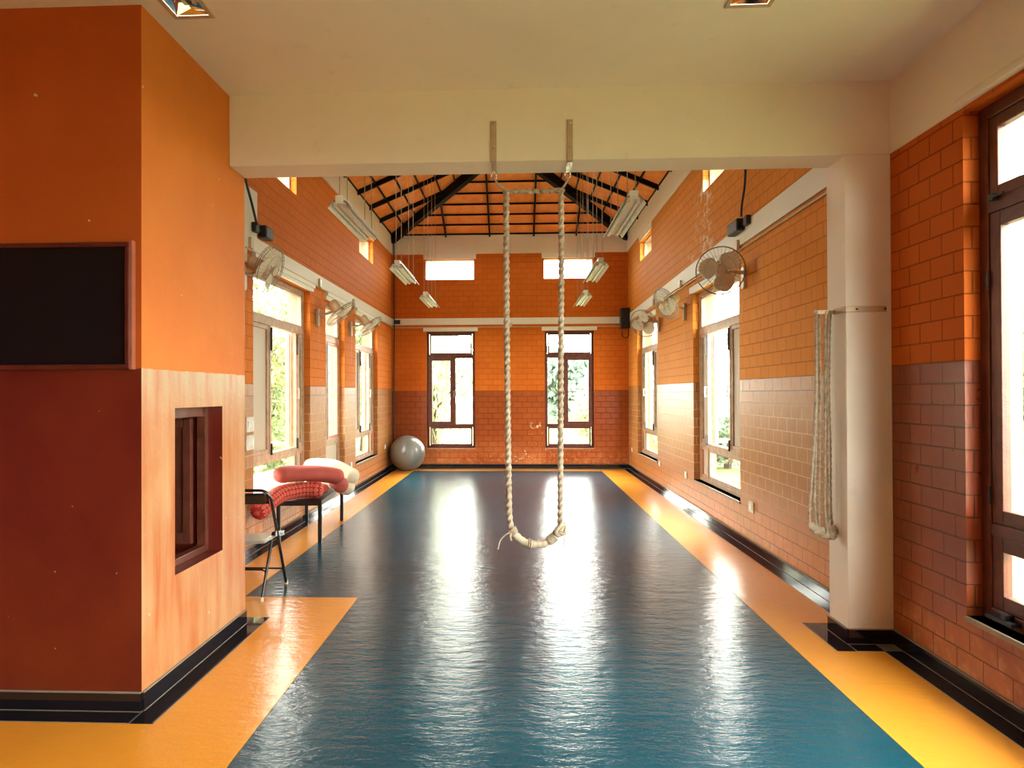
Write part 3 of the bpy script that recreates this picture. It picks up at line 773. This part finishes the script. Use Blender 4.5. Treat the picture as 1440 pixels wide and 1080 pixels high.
# ------------------------------------------------------------------ hanging brackets on the beam
for i, x in enumerate((-.128, .337)):
    T = thing('hanging_bracket', (x, BY0, BZ), ['cream steel strap bent round the beam holding the left rope of the swing', 'cream steel strap bent round the beam holding the right rope, bare metal beneath'][i], 'bracket', 'swing brackets on the beam')
    mb = MB(); mb.box(-.018, -.008, -.006, .018, 0, .245); mb.box(-.016, -.008, -.008, .016, .19, 0)
    mb.build('strap', M['strap'], T, bevel=.002)
    if i: 
        mb = MB(); mb.box(-.017, .01, -.012, .017, .20, -.008); mb.build('bare_plate', M['zinc'], T)
    for zz in (.225, .085):
        mb = MB(); mb.lathe([(.007, 0), (.007, .005), (.003, .008)], 10, Matrix.Translation((0, -.008, zz)) @ Matrix.Rotation(PI/2, 4, 'X')); mb.build('screw', M['zinc'], T)
    mb = MB(); pts = [(0+.016*math.cos(t*PI/8), .165, -.034+.028*math.sin(t*PI/8)) for t in range(16)]
    mb.tube(pts, .0045, 8, closed=True); mb.build('ring', M['zinc'], T, smooth=True)

# ------------------------------------------------------------------ rope swing
SY = 4.285
T = thing('rope_swing', (.115, SY, .55), 'looped twisted cotton rope swing hanging from the beam with a cloth-wrapped seat', 'swing'); o_ = rel(T)
def put(mb, nm, mat, **k): return shift(mb, o_).build(nm, M[mat], T, **k)
zs = 2.785
mb = MB(); rope(mb, [(-.053, SY, zs), (-.055, SY, 2.2), (-.052, SY, 1.5), (-.046, SY, .9), (-.040, SY, .70), (-.018, SY, .625)], .0175); put(mb, 'rope', 'rope', smooth=True)
mb = MB(); rope(mb, [(.294, SY, zs), (.292, SY, 2.2), (.285, SY, 1.5), (.280, SY, .9), (.277, SY, .66)], .0165); put(mb, 'rope', 'rope', smooth=True)
mb = MB(); rope(mb, [(-.053, SY, zs-.002), (.12, SY, zs-.004), (.294, SY, zs)], .014); put(mb, 'spreader_rope', 'rope', smooth=True)
seat = [(-.030, SY, .640), (-.005, SY, .603), (.05, SY, .560), (.115, SY, .545), (.18, SY, .552), (.235, SY, .585), (.268, SY, .628)]
S = spl(seat, 6)
mb = MB(); mb.tube(S, [.025+.0025*math.sin(i*1.9) for i in range(len(S))], 14); put(mb, 'padded_seat', 'cloth', smooth=True)
def wrap(p, q, r, n, nm='binding'):
    mb = MB(); a, b = Vector(p), Vector(q); t = (b-a).normalized(); u = Vector((0, 1, 0)); w = t.cross(u)
    pts = [a+(b-a)*(k/(n*10))+(u*math.cos(2*PI*k/10)+w*math.sin(2*PI*k/10))*r for k in range(n*10+1)]
    mb.tube(pts, .005, 6); put(mb, nm, 'rope', smooth=True)
wrap((-.03, SY, .645), (-.012, SY, .61), .028, 4); wrap((.075, SY, .552), (.10, SY, .546), .029, 2); wrap((.205, SY, .565), (.245, SY, .597), .029, 5); wrap((.25, SY, .605), (.275, SY, .645), .028, 4)
mb = MB()
for k in range(5):
    a = k*1.3; c = Vector((.282+.012*math.cos(a), SY+.014*math.sin(a*1.7), .638+.018*math.sin(a)))
    pts = [c+Vector((.024*math.cos(t*PI/6), .02*math.sin(t*PI/6+k), .024*math.sin(t*PI/6+k*.5))) for t in range(12)]
    mb.tube(pts, .011, 8, closed=True)
put(mb, 'knot', 'cloth', smooth=True)
mb = MB(); mb.tube(spl([(-.035, SY-.02, .625), (-.065, SY-.03, .612), (-.10, SY-.03, .575), (-.115, SY-.03, .52)]), .0045, 6); put(mb, 'loose_tail', 'cloth', smooth=True)
mb = MB(); mb.tube(spl([(-.03, SY-.02, .63), (-.036, SY-.03, .60), (-.03, SY-.03, .575)]), .006, 6); put(mb, 'loose_tail', 'cloth', smooth=True)
mb = MB(); mb.tube(spl([(.29, SY-.02, .62), (.30, SY-.03, .59), (.298, SY-.03, .548)]), .0045, 6); put(mb, 'loose_tail', 'cloth', smooth=True)
# lashings from the rings to the knots
for (x, xk) in ((-.128, -.053), (.337, .294)):
    for dy in (-.012, .012):
        mb = MB(); mb.tube(spl([(x, SY+dy*.3, 2.862), (x+(xk-x)*.35, SY+dy*2, 2.825), (xk, SY+dy, zs+.004)]), .005, 6); put(mb, 'lashing', 'rope', smooth=True)
    mb = MB(); pts = [(xk+.016*math.cos(t*PI/6), SY+.018*math.sin(t*PI/6), zs+.004*math.sin(t)) for t in range(12)]
    mb.tube(pts, .010, 8, closed=True); put(mb, 'top_knot', 'rope', smooth=True)

# ------------------------------------------------------------------ strap and rope bundle on the column
T = thing('column_bracket', (1.972, BY0, 1.995), 'cream steel strap screwed round the column with a bundle of ropes hung from it', 'bracket'); o_ = rel(T)
mb = MB(); mb.box(-.008, -.008, -.018, .235, 0, .018); mb.box(-.008, -.008, -.018, 0, .15, .018); mb.box(-.135, .115, -.014, -.008, .123, .010); mb.build('strap', M['strap'], T, bevel=.002)
for xx in (.06, .225):
    mb = MB(); mb.lathe([(.006, 0), (.006, .005), (.003, .007)], 10, Matrix.Translation((xx, -.008, 0)) @ Matrix.Rotation(PI/2, 4, 'X')); mb.build('screw', M['black'], T)
T = thing('rope_bundle', (1.90, BY0+.12, .62), 'bundle of looped cotton ropes hanging against the cream column', 'rope'); o_ = rel(T)
tops = [(1.853, 1.797, .70), (1.864, 1.838, .66), (1.886, 1.866, .655), (1.912, 1.892, .64), (1.932, 1.918, .635), (1.952, 1.942, .65)]
for i, (xt, xb, zb) in enumerate(tops):
    yy = BY0+.105+.03*((i*7) % 3)/2+(.012 if i % 2 else 0)
    mb = MB(); pts = [(xt, BY0+.119, 2.0), (xt-.008, yy, 1.93), (xt-.012+.004*math.sin(i), yy, 1.5), ((xt+xb)/2-.004, yy+.004, 1.1), (xb, yy, .80), (xb+(.012 if i % 2 else 0), yy, zb)]
    rope(mb, pts, .0078, .012, 8); put(mb, 'rope', 'rope', smooth=True)
for i, (x, z, r) in enumerate(((1.818, .675, .016), (1.838, .655, .017), (1.878, .640, .020), (1.90, .628, .018), (1.935, .63, .024), (1.945, .65, .022))):
    mb = MB(); c = Vector((x, BY0+.118, z))
    for k in range(3):
        mb.tube([c+Vector((r*math.cos(t*PI/5)*(1-.2*k), .014*math.sin(t*PI/5+k), r*1.1*math.sin(t*PI/5+k*.8))) for t in range(10)], .0095, 7, closed=True)
    put(mb, 'knot', 'rope', smooth=True)

# ------------------------------------------------------------------ gym ball
T = thing('gym_ball', (-2.112, 13.10, 0), 'grey inflated exercise ball on the floor in the far left corner', 'ball')
R = .345; prof = []
for k in range(33):
    a = -PI/2+PI*k/32; prof.append((max(.0005, R*math.cos(a)*(1+.0012*math.cos(a*40))), R+R*math.sin(a)))
mb = MB(); mb.lathe(prof, 48, Matrix()); b = mb.build('ball_body', M['ball'], T, smooth=True)
b.matrix_local = Matrix.Translation((0, 0, R)) @ Matrix.Rotation(math.radians(78), 4, 'X') @ Matrix.Translation((0, 0, -R))
mb = MB(); dv = Vector((.02, -1, .05)).normalized(); c = Vector((0, 0, R))+dv*(R-.003)
mb.lathe([(.012, -.002), (.012, .004), (.006, .007)], 14, Matrix.Translation(c) @ dv.to_track_quat('Z', 'Y').to_matrix().to_4x4()); mb.build('valve_plug', M['black'], T, smooth=True)

# ------------------------------------------------------------------ folding chair
CX, CW = -1.815, .44
T = thing('folding_chair', (CX-CW/2, 5.05, 0), 'grey metal folding chair turned away from the camera beside the wall block', 'chair'); o_ = rel(T)
def put(mb, nm, mat, **k): return shift(mb, o_).build(nm, M[mat], T, **k)
xa, xb = CX-CW, CX
mb = MB(); r = .07
pts = [(xb, 5.27, .012), (xb, 4.955, .70)]
for k in range(1, 7):
    a = k*PI/12; pts.append((xb-r*(1-math.cos(a)), 4.955-.035*math.sin(a), .70+.09*math.sin(a)))
pts2 = [(xa+(xb-p[0]), p[1], p[2]) for p in pts][::-1]
mb.tube(pts+pts2, .0115, 12); put(mb, 'back_frame', 'cdark', smooth=True)
for x, nm in ((xb-.026, 'leg'), (xa+.026, 'leg')):
    mb = MB(); mb.tube([(x, 4.82, .012), (x, 5.055, .455)], .0105, 12); put(mb, nm, 'cdark', smooth=True)
mb = MB(); mb.tube([(xb, 5.205, .143), (xa, 5.205, .143)], .007, 8); put(mb, 'crossbar', 'cdark', smooth=True)
mb = MB(); mb.tube([(xb-.026, 4.90, .16), (xb-.034, 4.915, .195), (xb-.06, 4.92, .205), (xa+.06, 4.92, .205), (xa+.034, 4.915, .195), (xa+.026, 4.90, .16)], .007, 8); put(mb, 'crossbar', 'cdark', smooth=True)
mb = MB()
def seatf(u, v):
    x = xa+.014+(CW-.028)*u; y = 4.85+.40*v; return (x, y, .437-.012*math.sin(PI*u)-.02*max(0, v-.85)/.15-.004*v)
mb.grid(seatf, 14, 12); so = put(mb, 'seat', 'seatgrey', smooth=True)
md = so.modifiers.new('s', 'SOLIDIFY'); md.thickness = .022; md = so.modifiers.new('b', 'BEVEL'); md.width = .006; md.segments = 2
mb = MB()
def backf(u, v):
    x = xa+.02+(CW-.04)*u; return (x, 4.965-.03*math.sin(PI*u)-.045*v, .685+.085*v)
mb.grid(backf, 14, 5); bo = put(mb, 'backrest', 'cdark', smooth=True)
md = bo.modifiers.new('s', 'SOLIDIFY'); md.thickness = .004
for x in (xb-.012, xa+.012):
    mb = MB(); mb.bar((x+.012, 5.02, .452), (x+.012, 5.21, .420), .012, .036); mb.lathe([(.012, 0), (.012, .010), (.006, .014)], 12, Matrix.Translation((x, 5.06, .452)) @ Matrix.Rotation(PI/2, 4, 'Y')); put(mb, 'seat_hinge', 'chrome')
for (x, y) in ((xb, 5.27), (xa, 5.27), (xb-.026, 4.82), (xa+.026, 4.82)):
    mb = MB(); mb.lathe([(.015, 0), (.015, .02), (.012, .03)], 12, Matrix.Translation((x, y, .003))); put(mb, 'foot_cap', 'cream_pl', smooth=True)

# ------------------------------------------------------------------ bench
BR = math.radians(4.3)
T = thing('bench', (-2.215, 7.29, 0), 'low dark steel bench along the left wall under the rolled bedding', 'bench', None, BR)
w2, l2 = .205, .60
for sx in (-1, 1):
    for sy in (-1, 1):
        mb = MB(); mb.box(sx*w2-.018, sy*l2-.018, .004, sx*w2+.018, sy*l2+.018, .385); mb.build('leg', M['dsteel'], T, bevel=.002)
mb = MB(); mb.box(-w2-.018, -l2-.018, .385, w2+.018, -l2+.018, .42); mb.box(-w2-.018, l2-.018, .385, w2+.018, l2+.018, .42)
mb.box(-w2-.018, -l2+.018, .385, -w2+.018, l2-.018, .42); mb.box(w2-.018, -l2+.018, .385, w2+.018, l2-.018, .42); mb.build('frame', M['dsteel'], T)
mb = MB(); mb.box(-w2-.018, -l2-.018, .42, w2+.018, l2+.018, .432); mb.build('bench_top', M['dsteel'], T)

# rolled / folded bedding
def softroll(pts, r, seg=20, flat=1., wob=.06, seed=0, n=10, endr=.5):
    """closed soft bolster along a path"""
    rnd = random.Random(seed); P = spl(pts, n); N = len(P); rr = []
    ph = rnd.random()*6
    for i in range(N):
        t = i/(N-1); e = min((P[i]-P[0]).length, (P[i]-P[-1]).length)/(r*.8)
        q = 1. if e >= 1 else max(.12, math.sqrt(1-(1-e)**2))
        rr.append(r*q*(1+wob*.5*math.sin(t*13+ph)))
    return P, rr
def roll_obj(name, pts, r, mat, label, cat, flat=.8, spiral=False, uvs=None, wob=.06, seed=1, parent=None, seg=24, crease=0):
    P, rr = softroll(pts, r, seed=seed, wob=wob)
    mb = MB(); mb.tube(P, rr, seg, rfun=lambda a, L: (1+crease*.04*math.sin(a*5+L*9)+.03*math.sin(a*2+L*14)), up=(0, 0, 1))
    if flat != 1:
        zc = [p.z for p in P]; 
        for i in range(len(P)):
            for k in range(seg):
                v = mb.v[i*seg+k]; mb.v[i*seg+k] = (v[0], v[1], P[i].z+(v[2]-P[i].z)*flat)
    o = mb.build(name, M[mat], parent, smooth=True)
    if uvs:
        me = o.data; ul = me.uv_layers.new(name='uv'); L = 0; Ls = [0]
        for i in range(1, len(P)): L += (P[i]-P[i-1]).length; Ls.append(L)
        for p in me.polygons:
            for li in p.loop_indices:
                vi = me.loops[li].vertex_index; i, k = divmod(vi, seg)
                if len(p.vertices) > 4: ul.data[li].uv = (k*.3, .2)
                else:
                    kk = k if not (k == 0 and any(me.loops[q].vertex_index % seg == seg-1 for q in p.loop_indices)) else seg
                    ul.data[li].uv = (Ls[i]*uvs, kk/seg*2*PI*r*uvs)
    if parent is None and label: tag(o, label, cat)
    return o
T = None
roll_obj('rolled_mat', [(-1.965, 6.84, .520), (-2.12, 6.83, .524), (-2.25, 6.74, .520), (-2.33, 6.58, .512), (-2.365, 6.34, .462), (-2.375, 6.10, .405)], .088, 'redpat', 'red rolled mat with a ring pattern drooping over the near end of the bench', 'mat', flat=.93, uvs=19, wob=.04)
def folded(name, pieces, mat, label, cat):
    T = thing(name, pieces[0][1][0], label, cat); o_ = rel(T)
    for i, (nm, pts, r, flat) in enumerate(pieces):
        o = roll_obj(nm, [Vector(p)-o_ for p in pts], r, mat, None, None, flat=flat, parent=T, seed=i+3, wob=.05, crease=.6)
    return T
folded('bolster', [('main_roll', [(-2.40, 6.64, .688), (-2.29, 6.78, .692), (-2.14, 6.92, .680), (-1.98, 7.06, .650), (-1.85, 7.16, .60)], .112, .74),
                   ('tucked_end', [(-1.96, 7.10, .60), (-1.88, 7.17, .53), (-1.93, 7.14, .47)], .085, .9)], 'pink', 'pink cloth bolster lying on top of the bedding on the bench', 'bolster')
folded('cream_mattress', [('top_fold', [(-2.36, 7.44, .67), (-2.2, 7.44, .69), (-2.02, 7.44, .67), (-1.88, 7.42, .61), (-1.76, 7.38, .545)], .118, .8),
                   ('lower_fold', [(-2.34, 7.40, .535), (-2.1, 7.40, .535), (-1.92, 7.38, .50), (-1.80, 7.36, .42)], .095, .8)], 'creamf', 'cream folded mattress behind the pink bolster, drooping over the bench edge', 'mattress')
roll_obj('dark_cushion', [(-2.35, 7.05, .50), (-2.15, 7.08, .50), (-1.99, 7.12, .49)], .07, 'pink', 'dark pink end of a cushion squeezed under the bolster on the bench', 'cushion', flat=.8)

# ------------------------------------------------------------------ sockets, boxes, cables
def socket(wall, y, z, label, w=.10, h=.085, name='wall_socket'):
    sx = -1 if wall == RW else 1
    T = thing(name, (wall, y, z-h/2), label, 'socket', 'wall sockets')
    mb = MB(); mb.box(0, -w/2, 0, sx*.012, w/2, h); mb.build('plate', M['socket'], T, bevel=.003)
    mb = MB(); mb.box(sx*.012, -w*.30, h*.2, sx*.017, w*.30, h*.8); mb.build('insert', M['lamp_w'], T)
socket(RW, 6.53, .412, 'white socket low on the right wall, nearest to the column', .13, .10)
socket(RW, 9.0, .415, 'white socket low on the right wall between its two windows, nearer one')
socket(RW, 10.62, .40, 'white socket low on the right wall beside the far window')
socket(RW, 13.12, .41, 'white socket low on the right wall in the far corner')
socket(LW, 10.1, .43, 'small white socket low on the left wall between two windows')
socket(LW, 12.75, .50, 'small white socket low on the left wall beside the exercise ball')
for z, lb in ((1.22, 'upper white switch plate on the left wall beside the chair'), (1.05, 'lower white switch plate on the left wall beside the chair')):
    T = thing('switch_plate', (LW, 6.22, z-.07), lb, 'switch', 'switch plates')
    mb = MB(); mb.box(0, -.09, 0, .014, .09, .14); mb.build('plate', M['socket'], T, bevel=.003)
    for k in range(3):
        mb = MB(); mb.box(.014, -.065+k*.045, .04, .02, -.03+k*.045, .10); mb.build('rocker', M['lamp_w'], T)

def cable(name, pts, r, mat, label, cat='cable', sm=8, par=None):
    mb = MB(); mb.tube(spl(pts, sm), r, 8)
    if par: return shift(mb, par.location).build(name, M[mat], par, smooth=True)
    return tag(mb.build(name, M[mat], None, smooth=True), label, cat)
def conduit(wall, z0, z1, y0, y1, label, boxes):
    sx = -1 if wall == RW else 1
    T = thing('conduit', (wall, (y0+y1)/2, z0), label, 'conduit'); o_ = rel(T)
    mb = MB(); mb.tube([(wall+sx*.012, y0, z0), (wall+sx*.012, y1, z1)], .011, 8); shift(mb, o_).build('pipe', M['strap'], T, smooth=True)
    for y, z in boxes:
        mb = MB(); mb.box(wall+sx*.015, y-.035, z-.02, wall+sx*.045, y+.035, z+.085); shift(mb, o_).build('junction_box', M['cream_pl'], T, bevel=.004)
    return T
conduit(LW, 2.853, 2.853, 6.1, FY, 'cream conduit pipe under the white band on the left wall', [(6.2, 2.88), (8.42, 2.87), (10.2, 2.86)])
conduit(RW, 2.93, 2.88, 4.5, FY, 'cream conduit pipe under the white band on the right wall', [(6.82, 2.93), (9.15, 2.92), (10.9, 2.91)])
T = thing('conduit', (0, FY, 2.83), 'thin pink conduit under the white band on the end wall', 'conduit')
mb = MB(); mb.tube([(LW, -.01, 0), (RW, -.01, 0)], .010, 8); mb.build('pipe', M['strap'], T, smooth=True)
mb = MB(); mb.box(-.16, -.03, .01, -.06, 0, .08); mb.build('junction_box', M['socket'], T)
for (wl, y0, y1, z, sx, lb) in ((LW, 6.28, 6.60, 3.075, 1, 'black electrical box on the white band of the left wall beside the wall block'), (RW, 6.50, 6.92, 3.13, -1, 'black electrical box on the white band above the nearest right wall fan')):
    T = thing('electrical_box', (wl, (y0+y1)/2, z-.06), lb, 'electrical box')
    h = (y1-y0)/2
    mb = MB(); mb.box(sx*.015, -h+.12, .0, sx*.10, h, .12); mb.build('casing', M['black'], T, bevel=.015)
    mb = MB(); mb.box(sx*.015, -h-.04, .02, sx*.06, -h+.05, .11); mb.build('clamp', M['black'], T, bevel=.008)
    mb = MB(); mb.tube([(sx*.04, -h, .06), (sx*.04, -h+.12, .06)], .012, 8); mb.build('plug', M['black'], T)
cable('cable', [(LW+.06, 6.26, 3.10), (LW+.07, 6.12, 3.25), (LW+.05, 6.0, 3.50), (LW+.05, 6.04, 3.75), (LW+.04, 6.15, 4.2)], .012, 'black', 'black cable rising from the electrical box on the left wall')
cable('cable', [(RW-.06, 6.60, 3.195), (RW-.06, 6.58, 3.30), (RW-.05, 6.52, 3.50), (RW-.05, 6.50, 3.72), (RW-.04, 6.50, 4.3)], .011, 'black', 'black cable rising from the electrical box on the right wall')
cable('cable', [(LW+.06, FY-.035, 4.6), (LW+.06, FY-.035, 3.6), (LW+.06, FY-.035, 2.6), (LW+.05, FY-.035, 1.4), (LW+.05, FY-.035, .12)], .012, 'black', 'black cable running down the far left corner')
T = thing('cable_clamp', (LW+.11, FY, 2.90), 'small black clamp on the white band in the far left corner', 'clamp')
mb = MB(); mb.box(-.05, -.05, 0, .07, -.015, .08); mb.build('body', M['black'], T, bevel=.006)
T = thing('wall_speaker', (2.165, FY, 2.76), 'black box speaker mounted in the far right corner beside the fan', 'speaker')
mb = MB(); mb.box(-.105, -.26, 0, .065, -.06, .40); mb.build('cabinet', M['black'], T, bevel=.01)
mb = MB(); mb.box(-.03, -.06, .12, .03, 0, .28); mb.build('mount', M['black'], T)
mb = MB(); mb.box(-.09, -.268, .02, .05, -.26, .38); mb.build('grille', M['dsteel'], T)
cable('cord', [(2.21, FY-.16, 2.77), (2.215, FY-.16, 2.64), (2.17, FY-.16, 2.58), (2.10, FY-.15, 2.62), (2.10, FY-.10, 2.72)], .010, 'black', None, None, par=T)

# ------------------------------------------------------------------ outdoors
mb = MB(); n = 30
def hg(u, v):
    x = -60+120*u; y = -40+130*v; return (x, y, -.42+max(0, (y-30))*.012+.06*math.sin(x*.8)*math.sin(y*.7))
mb.grid(hg, 60, 60); tag(mb.build('ground', M['lawn'], None), 'pale green lawn outside the windows', 'lawn', None, 'structure')
def tree(c, r, n, leaf, ls, label, trunk_h=None, droop=0., seed=1, tag_='garden trees', nm='tree'):
    rnd = random.Random(seed); cx, cy, cz = c
    T = thing(nm, (cx, cy, -.42), label, 'tree', tag_); o_ = rel(T)
    mb = MB()
    cl = [(rnd.gauss(0, .42), rnd.gauss(0, .42), rnd.gauss(0, .42)) for _ in range(26)]
    for i in range(n):
        k = cl[rnd.randrange(26)]
        p = Vector((k[0]+rnd.gauss(0, .19), k[1]+rnd.gauss(0, .19), k[2]+rnd.gauss(0, .19)))
        if p.length > 1.15: p *= 1.15/p.length
        p = Vector((cx+p.x*r[0], cy+p.y*r[1], cz+p.z*r[2]))
        if p.z < -.3: p.z = -.3+rnd.random()*.3
        d = Vector((rnd.uniform(-1, 1), rnd.uniform(-1, 1), rnd.uniform(-1, 1)-droop)).normalized()
        e = d.cross(Vector((rnd.uniform(-1, 1), rnd.uniform(-1, 1), rnd.uniform(-1, 1)))).normalized()
        L = ls*rnd.uniform(.6, 1.3)*(1+droop*.6); w = ls*.28
        mb.add([p, p+d*L*.5+e*w, p+d*L, p+d*L*.5-e*w], [(0, 1, 2, 3)])
    shift(mb, o_).build('foliage', M[leaf], T)
    tr = MB(); b = Vector((cx, cy, -.42)); t = Vector((cx+.1*r[0], cy, cz+.2*r[2]))
    tr.tube([b, b.lerp(t, .4)+Vector((.06, 0, 0)), b.lerp(t, .75)-Vector((.05, 0, 0)), t], [.10, .08, .06, .03], 8)
    for k in range(5):
        s_ = b.lerp(t, .45+.1*k); q = cl[k*3]
        tr.tube([s_, s_.lerp(Vector((cx+q[0]*r[0], cy+q[1]*r[1], cz+q[2]*r[2])), .9)], [.035, .012], 6)
    shift(tr, o_).build('trunk', M['bark'], T)
tree((-2.3, 18.5, 2.3), (1.5, 1.3, 2.4), 3400, 'leaf2', .16, 'drooping willow-like tree outside the left end window', droop=1.5, seed=2)
tree((-5.2, 22.7, 2.4), (1.5, 1.5, 2.4), 4200, 'leaf1', .18, 'leafy tree beyond the far left corner of the hall', seed=3)
tree((2.35, 19.5, .75), (.95, .9, 1.25), 3800, 'leaf2', .14, 'round olive bush outside the right end window', seed=4)
tree((2.9, 44, 2.0), (2.2, 1.5, 2.4), 2600, 'leaf3', .5, 'distant blue-green tree across the lawn', seed=5)
tree((6.0, 48, 1.6), (4.2, 1.5, 2.0), 2600, 'leaf3', .5, 'distant row of bushes across the lawn', seed=6)
tree((-5.4, 14.6, 2.0), (1.2, 1.6, 2.6), 6500, 'leaf1', .15, 'dense green creeper tree outside the first left window', seed=7)
tree((-8.8, 18.2, 3.2), (1.8, 1.8, 3.0), 5200, 'leaf1', .2, 'tall green tree behind the creeper outside the left windows', seed=8)
tree((-9.2, 11.4, 1.8), (1.8, 2.2, 2.2), 4200, 'leaf1', .2, 'wide green tree opposite the middle of the left wall', seed=9)
tree((5.3, 17.2, 1.2), (1.1, 1.4, 1.5), 4200, 'leaf3', .16, 'blue-green tree outside the right wall windows', seed=10)
tree((7.6, 9.9, 1.45), (1.5, 1.6, 1.35), 6500, 'leaf1', .14, 'green tree outside the large near window', seed=11)
tree((5.4, 24, 1.0), (1.6, 1.5, 1.6), 2600, 'leaf1', .25, 'bush beyond the far right corner of the hall', seed=12)

# ------------------------------------------------------------------ light
SKY = 9.0
w = bpy.data.worlds.new('sky'); SC.world = w; w.use_nodes = True; nt = w.node_tree; nt.nodes.clear()
bg = nt.nodes.new('ShaderNodeBackground'); ow = nt.nodes.new('ShaderNodeOutputWorld')
tc = nt.nodes.new('ShaderNodeTexCoord'); sp = nt.nodes.new('ShaderNodeSeparateXYZ'); rp = nt.nodes.new('ShaderNodeValToRGB')
nt.links.new(tc.outputs['Generated'], sp.inputs[0]); nt.links.new(sp.outputs[2], rp.inputs[0])
rp.color_ramp.elements[0].color = (1., .965, .875, 1); rp.color_ramp.elements[1].color = (.97, .96, .92, 1)
nt.links.new(rp.outputs[0], bg.inputs[0]); bg.inputs[1].default_value = SKY; nt.links.new(bg.outputs[0], ow.inputs[0])
def portal(fn, rect, inward):
    u0, u1, z0, z1 = rect
    l = bpy.data.lights.new('window_portal', 'AREA'); l.shape = 'RECTANGLE'; l.size = u1-u0; l.size_y = z1-z0
    l.cycles.is_portal = True; l.energy = 1
    o = bpy.data.objects.new('window_portal', l); COL.objects.link(o); o.location = fn((u0+u1)/2, TO+.02, (z0+z1)/2)
    o.rotation_euler = Vector(inward).to_track_quat('-Z', 'Z').to_euler()
for r in WR+CR+WN: portal(fR, r, (-1, 0, 0))
for r in WL+CL: portal(fL, r, (1, 0, 0))
for r in WF+CF: portal(fF, r, (0, -1, 0))

# ------------------------------------------------------------------ camera
cam = bpy.data.cameras.new('camera'); co = bpy.data.objects.new('camera', cam); COL.objects.link(co); SC.camera = co
cam.sensor_fit = 'HORIZONTAL'; cam.sensor_width = 36.; cam.lens = 950/1440*36
cam.shift_x = (720-684.226)/1440; cam.shift_y = (547.125-540)/1440
cam.clip_start = .05; cam.clip_end = 400
yaw, pitch, roll = .0429091, .00661553, -.00391454
cy, sy, cp, sp_, cr, sr = math.cos(yaw), math.sin(yaw), math.cos(pitch), math.sin(pitch), math.cos(roll), math.sin(roll)
f = Vector((-sy*cp, cy*cp, sp_)); r = Vector((cy, sy, 0)); u = r.cross(f)
r2 = r*cr+u*sr; u2 = -r*sr+u*cr
co.matrix_world = Matrix(((r2.x, u2.x, -f.x, 0), (r2.y, u2.y, -f.y, 0), (r2.z, u2.z, -f.z, 1.5), (0, 0, 0, 1)))

vs = SC.view_settings; vs.view_transform = 'Standard'; vs.look = 'None'; vs.gamma = 1; vs.use_curve_mapping = False
vs.exposure = 1.82
SC.cycles.max_bounces = 12; SC.cycles.diffuse_bounces = 8; SC.cycles.glossy_bounces = 5; SC.cycles.transparent_max_bounces = 16
SC.cycles.sample_clamp_indirect = 8.0
